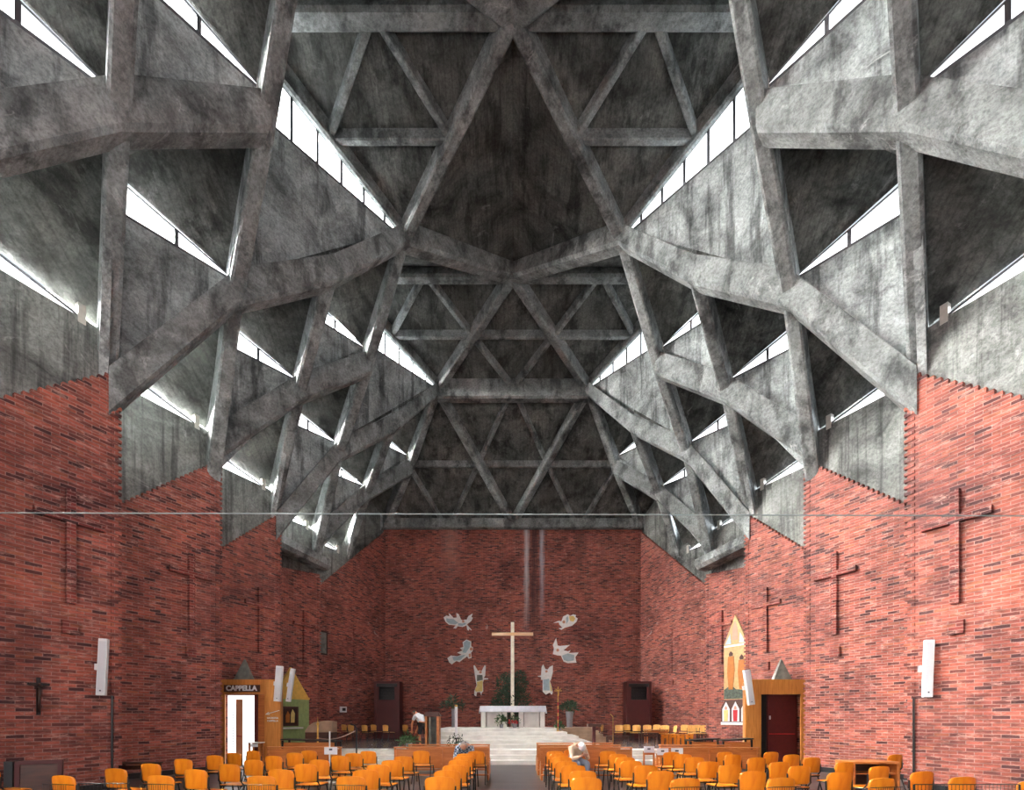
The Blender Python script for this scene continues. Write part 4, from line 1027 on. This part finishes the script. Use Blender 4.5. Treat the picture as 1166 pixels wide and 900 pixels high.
# low bench and desk against the walls
table('low_bench', (-9.3, 11.75, 0), 1.0, .38, .50, 'darkwood', 'low dark wooden bench against the left wall behind the chairs', 'bench')
dk = empty('desk', (6.55, 8.78, 0), label='orange-brown wooden desk with an open shelf at the right wall', cat='desk')
MB().box(-.42, .42, -.25, .25, .77, .81).build('desk_top', 'pew', dk, bevel=.006)
for s in (-1, 1): MB().box(s*.40-.02, s*.40+.02, -.24, .24, 0, .77).build('side_panel', 'pew', dk)
MB().box(-.38, .38, .20, .23, .0, .77).build('back_panel', 'darkwood', dk); MB().box(-.38, .38, -.22, .20, .58, .60).build('shelf', 'pew', dk)
# white control box, picture frame on the far left wall
org = wall_pt(-1, 5, 2.9, 2.0)
o = build_at(wall_poly(MB(), -1, 5, [(2.75, 1.9), (2.75, 2.2), (3.1, 2.2), (3.1, 1.9)], .0, .1), 'control_box', 'white', None, org); o.location = org
sc_ = build_at(wall_poly(MB(), -1, 5, [(2.82, 1.97), (2.82, 2.13), (3.03, 2.13), (3.03, 1.97)], .101, .104), 'display', 'iron', o, org)
tag(o, 'small white control box on the brick left of the left confessional', 'control box')
org = wall_pt(-1, 5, 4.0, 5)
o = build_at(wall_poly(MB(), -1, 5, [(3.85, 4.75), (3.85, 5.95), (4.35, 5.95), (4.35, 4.75)], .0, .05), 'picture_frame', 'bronze', None, org); o.location = org
build_at(wall_poly(MB(), -1, 5, [(3.92, 4.83), (3.92, 5.87), (4.28, 5.87), (4.28, 4.83)], .051, .055), 'picture', 'slate', o, org)
tag(o, 'narrow dark framed picture high on the far left brick wall', 'picture')

# ---- stands, signs and ropes
ss = empty('sign_stand', (PX(391, 12.0)-.25, 11.75, 0), label='white sign on a white pole in front of the left pew', cat='sign')
MB().lathe((0, 0, 0), [(.15, 0), (.15, .02), (.02, .03)], 12).build('base', 'white', ss)
MB().tube([(0, 0, .02), (0, 0, 1.27)], .018, 6).build('pole', 'white', ss)
MB().box(-.12, .2, -.04, -.025, .70, .88).build('sign_panel', 'paper', ss)
MB().box(.0, .08, -.043, -.0405, .80, .845).build('printed_mark', 'ink', ss)
bp_ = empty('barrier_post', (PX(406, 12.9), 12.9, 0), label='black barrier post with curved top beside the white sign', cat='post')
MB().lathe((0, 0, 0), [(.16, 0), (.16, .025), (.03, .03)], 12).build('base', 'black', bp_)
MB().tube([(0, 0, .02), (0, 0, 1.30), (-.05, 0, 1.40), (-.16, 0, 1.43)], .022, 6).build('pole', 'black', bp_)
gp = empty('gilt_candlestick', (PX(362.5, 16.4), 16.35, .15), label='slender gold candlestick on the left steps, rope tied to it', cat='candlestick')
MB().lathe((0, 0, 0), [(.12, 0), (.12, .02), (.03, .05), (.03, .7), (.05, .74), (.03, .78), (.03, 1.2), (.055, 1.24), (.02, 1.3)], 12).build('stem', 'gold', gp)
MB().tube([(0, 0, 1.3), (0, 0, 1.5)], .014, 8, .004).build('candle', 'gold', gp)
a, b = Vector((PX(362.5, 16.4)+.05, 16.35, .90)), Vector((PX(406, 12.9)-.04, 12.9, 1.25))
pts_ = [a.lerp(b, t/10)-Vector((0, 0, .45*t/10*(1-t/10))) for t in range(11)]
tag(MB().tube(pts_, .014, 6).build('barrier_rope', 'rope'), 'pale rope slung from the gold candlestick to the black post', 'rope')
def prie(x, Y, lab, lab2):
    r = empty('wooden_stand', (x, Y, 0), label=lab, cat='stand')
    for s in (-1, 1): MB().box(s*.13-.02, s*.13+.02, -.02, .02, 0, .72).build('post', 'pew', r); MB().box(s*.13-.02, s*.13+.02, -.02, .3, 0, .04).build('foot', 'pew', r)
    MB().box(-.11, .11, -.015, .015, .62, .70).build('rail', 'pew', r); MB().box(-.11, .11, -.015, .015, .25, .31).build('rail', 'pew', r)
    o = MB().box(-.14, .14, -.008, 0, -.02, .15).build('paper_sign', 'paper'); o.location = (x, Y-.024, .70)
    MB().box(-.045, .035, -.0095, -.0085, .06, .10).build('printed_mark', 'ink', o)
    tag(o, lab2, 'sign')
prie(PX(740, 12.5), 12.6, 'wooden stand carrying a white sign right of the right pews, the farther one', 'white paper sign on the farther wooden stand, leftmost of the three right signs')
prie(PX(754, 11.8), 11.78, 'wooden stand carrying a white sign in front of the right wall pew, the nearer one', 'white paper sign on the nearer wooden stand, middle of the three right signs')
o = MB().box(-.15, .15, -.006, 0, 0, .15).build('paper_sign', 'paper'); o.location = (PX(770, 12)+.02, 12.0, .69); MB().box(-.05, .04, -.0075, -.0065, .06, .10).build('printed_mark', 'ink', o)
tag(o, 'white paper sign hanging on the back of the right wall pew', 'sign')
# brown covered instrument near the niche
hc = empty('harmonium', (-7.15, 17.7, .45), label='brown curved harmonium behind the black desk on the left', cat='harmonium')
MB().box(-.5, .5, -.25, .25, 0, .62).build('case', 'darkwood', hc, bevel=.01)
prf = [(-.5, .62), (-.5, .68), (-.38, .86), (-.2, .98), (.0, 1.02), (.2, 1.05), (.5, 1.02), (.5, .62)]
MB().prism([Vector((x, -.24, z+.002)) for x, z in prf], [Vector((x, .24, z+.002)) for x, z in prf]).build('cover', 'tan', hc)

# ---- ceramic angels on the end wall
def angel(crop, sc, outline, parts, label):
    YW = Y_END-.06
    def cv(x, y): return Vector((PX(crop[0]+x/sc, YW), 0, PZ(crop[1]+y/sc, YW)))
    P = [cv(*p) for p in outline]; c = sum(P, Vector())/len(P); c.y = Y_END
    r = empty('ceramic_angel', c, label=label, cat='relief', group='ceramic angels around the cross')
    def pl(pts, y0, y1, name, mat):
        Q = [cv(*p) for p in pts]; A = [Vector((q.x-c.x, y0, q.z-c.z)) for q in Q]; B = [Vector((q.x-c.x, y1, q.z-c.z)) for q in Q]
        MB().prism(A, B).build(name, mat, r)
    pl(outline, -.001, -.05, 'glazed_body', 'angel_white')
    for k, (pts, name, mat) in enumerate(parts): pl(pts, -.051, -.075-.002*k, name, mat)
def circ(x, y, r): return [(x+r*math.cos(k*.785), y+r*math.sin(k*.785)) for k in range(8)]
angel((500, 690), 18, [(90, 240), (150, 200), (210, 215), (195, 150), (240, 185), (300, 250), (360, 240), (350, 150), (400, 170), (450, 280), (480, 300), (540, 280), (560, 290), (600, 210), (685, 160), (660, 230), (690, 245), (660, 310), (570, 380), (610, 430), (665, 490), (655, 505), (620, 470), (600, 510), (575, 490), (560, 400), (480, 435), (380, 420), (345, 465), (290, 460), (340, 400), (200, 390), (130, 330)],
  [([(150, 260), (300, 280), (390, 350), (340, 385), (210, 370), (150, 320)], 'robe', 'angel_blue'), (circ(495, 325, 26), 'head', 'skin'), ([(390, 360), (470, 370), (540, 350), (550, 380), (470, 415), (390, 405)], 'sleeve', 'angel_blue')], 'white winged ceramic angel flying at upper left of the cross')
angel((500, 720), 11.25, [(105, 335), (150, 300), (230, 310), (290, 290), (230, 265), (300, 235), (265, 205), (310, 190), (300, 130), (350, 95), (410, 120), (410, 180), (435, 200), (430, 240), (410, 260), (415, 330), (375, 340), (360, 310), (290, 360), (260, 385), (220, 370), (160, 415), (130, 390)],
  [([(315, 135), (350, 108), (400, 130), (395, 190), (340, 270), (300, 260), (320, 200)], 'wing', 'angel_blue'), (circ(413, 218, 20), 'head', 'skin'), ([(380, 280), (408, 275), (408, 320), (380, 325)], 'hands', 'skin'), ([(170, 320), (300, 300), (340, 290), (270, 360), (190, 370)], 'robe', 'angel_blue')], 'pale blue ceramic angel gliding at middle left of the cross')
angel((500, 720), 11.25, [(440, 430), (455, 425), (500, 500), (520, 490), (545, 500), (580, 425), (598, 430), (590, 560), (570, 590), (628, 592), (628, 606), (570, 610), (560, 650), (565, 760), (545, 780), (540, 815), (525, 770), (485, 770), (475, 825), (450, 810), (450, 760), (480, 680), (465, 600)],
  [([(485, 640), (560, 620), (555, 760), (470, 765), (460, 740), (485, 690)], 'robe', 'angel_yellow'), (circ(530, 515, 18), 'head', 'skin'), ([(485, 550), (555, 550), (560, 615), (485, 630)], 'tunic', 'slate')], 'standing ceramic angel in a yellow robe, lower left of the cross')
angel((610, 690), 8.18, [(165, 160), (215, 140), (240, 145), (255, 100), (300, 78), (320, 95), (350, 80), (378, 88), (370, 105), (392, 118), (380, 150), (340, 185), (270, 205), (240, 225), (215, 210), (250, 205), (220, 175), (215, 155)],
  [([(310, 100), (350, 95), (370, 120), (350, 150), (320, 140)], 'robe', 'angel_yellow'), (circ(262, 152, 14), 'head', 'skin'), ([(285, 110), (300, 95), (305, 140), (285, 170)], 'wing', 'angel_blue')], 'white ceramic angel flying at upper right of the cross')
angel((610, 690), 8.18, [(160, 365), (190, 300), (205, 370), (225, 375), (320, 365), (260, 415), (300, 425), (325, 415), (310, 440), (400, 435), (370, 480), (380, 530), (300, 535), (260, 520), (235, 465), (200, 462), (160, 450), (170, 400)],
  [([(245, 465), (300, 445), (360, 460), (355, 510), (300, 520), (260, 505)], 'robe', 'angel_blue'), (circ(205, 415, 14), 'head', 'skin')], 'white and pale blue ceramic angel swooping at middle right of the cross')
angel((610, 690), 8.18, [(20, 655), (50, 650), (55, 570), (70, 545), (90, 590), (110, 595), (130, 570), (160, 555), (160, 620), (140, 700), (130, 690), (150, 760), (160, 810), (150, 830), (130, 810), (95, 830), (65, 800), (65, 690), (50, 690), (50, 665), (20, 660)],
  [([(70, 690), (125, 680), (130, 790), (70, 790)], 'robe', 'angel_blue'), (circ(100, 612, 12), 'head', 'skin'), ([(125, 700), (150, 770), (150, 800), (138, 790)], 'mantle', 'angel_yellow')], 'standing ceramic angel in a pale green robe, lower right of the cross')
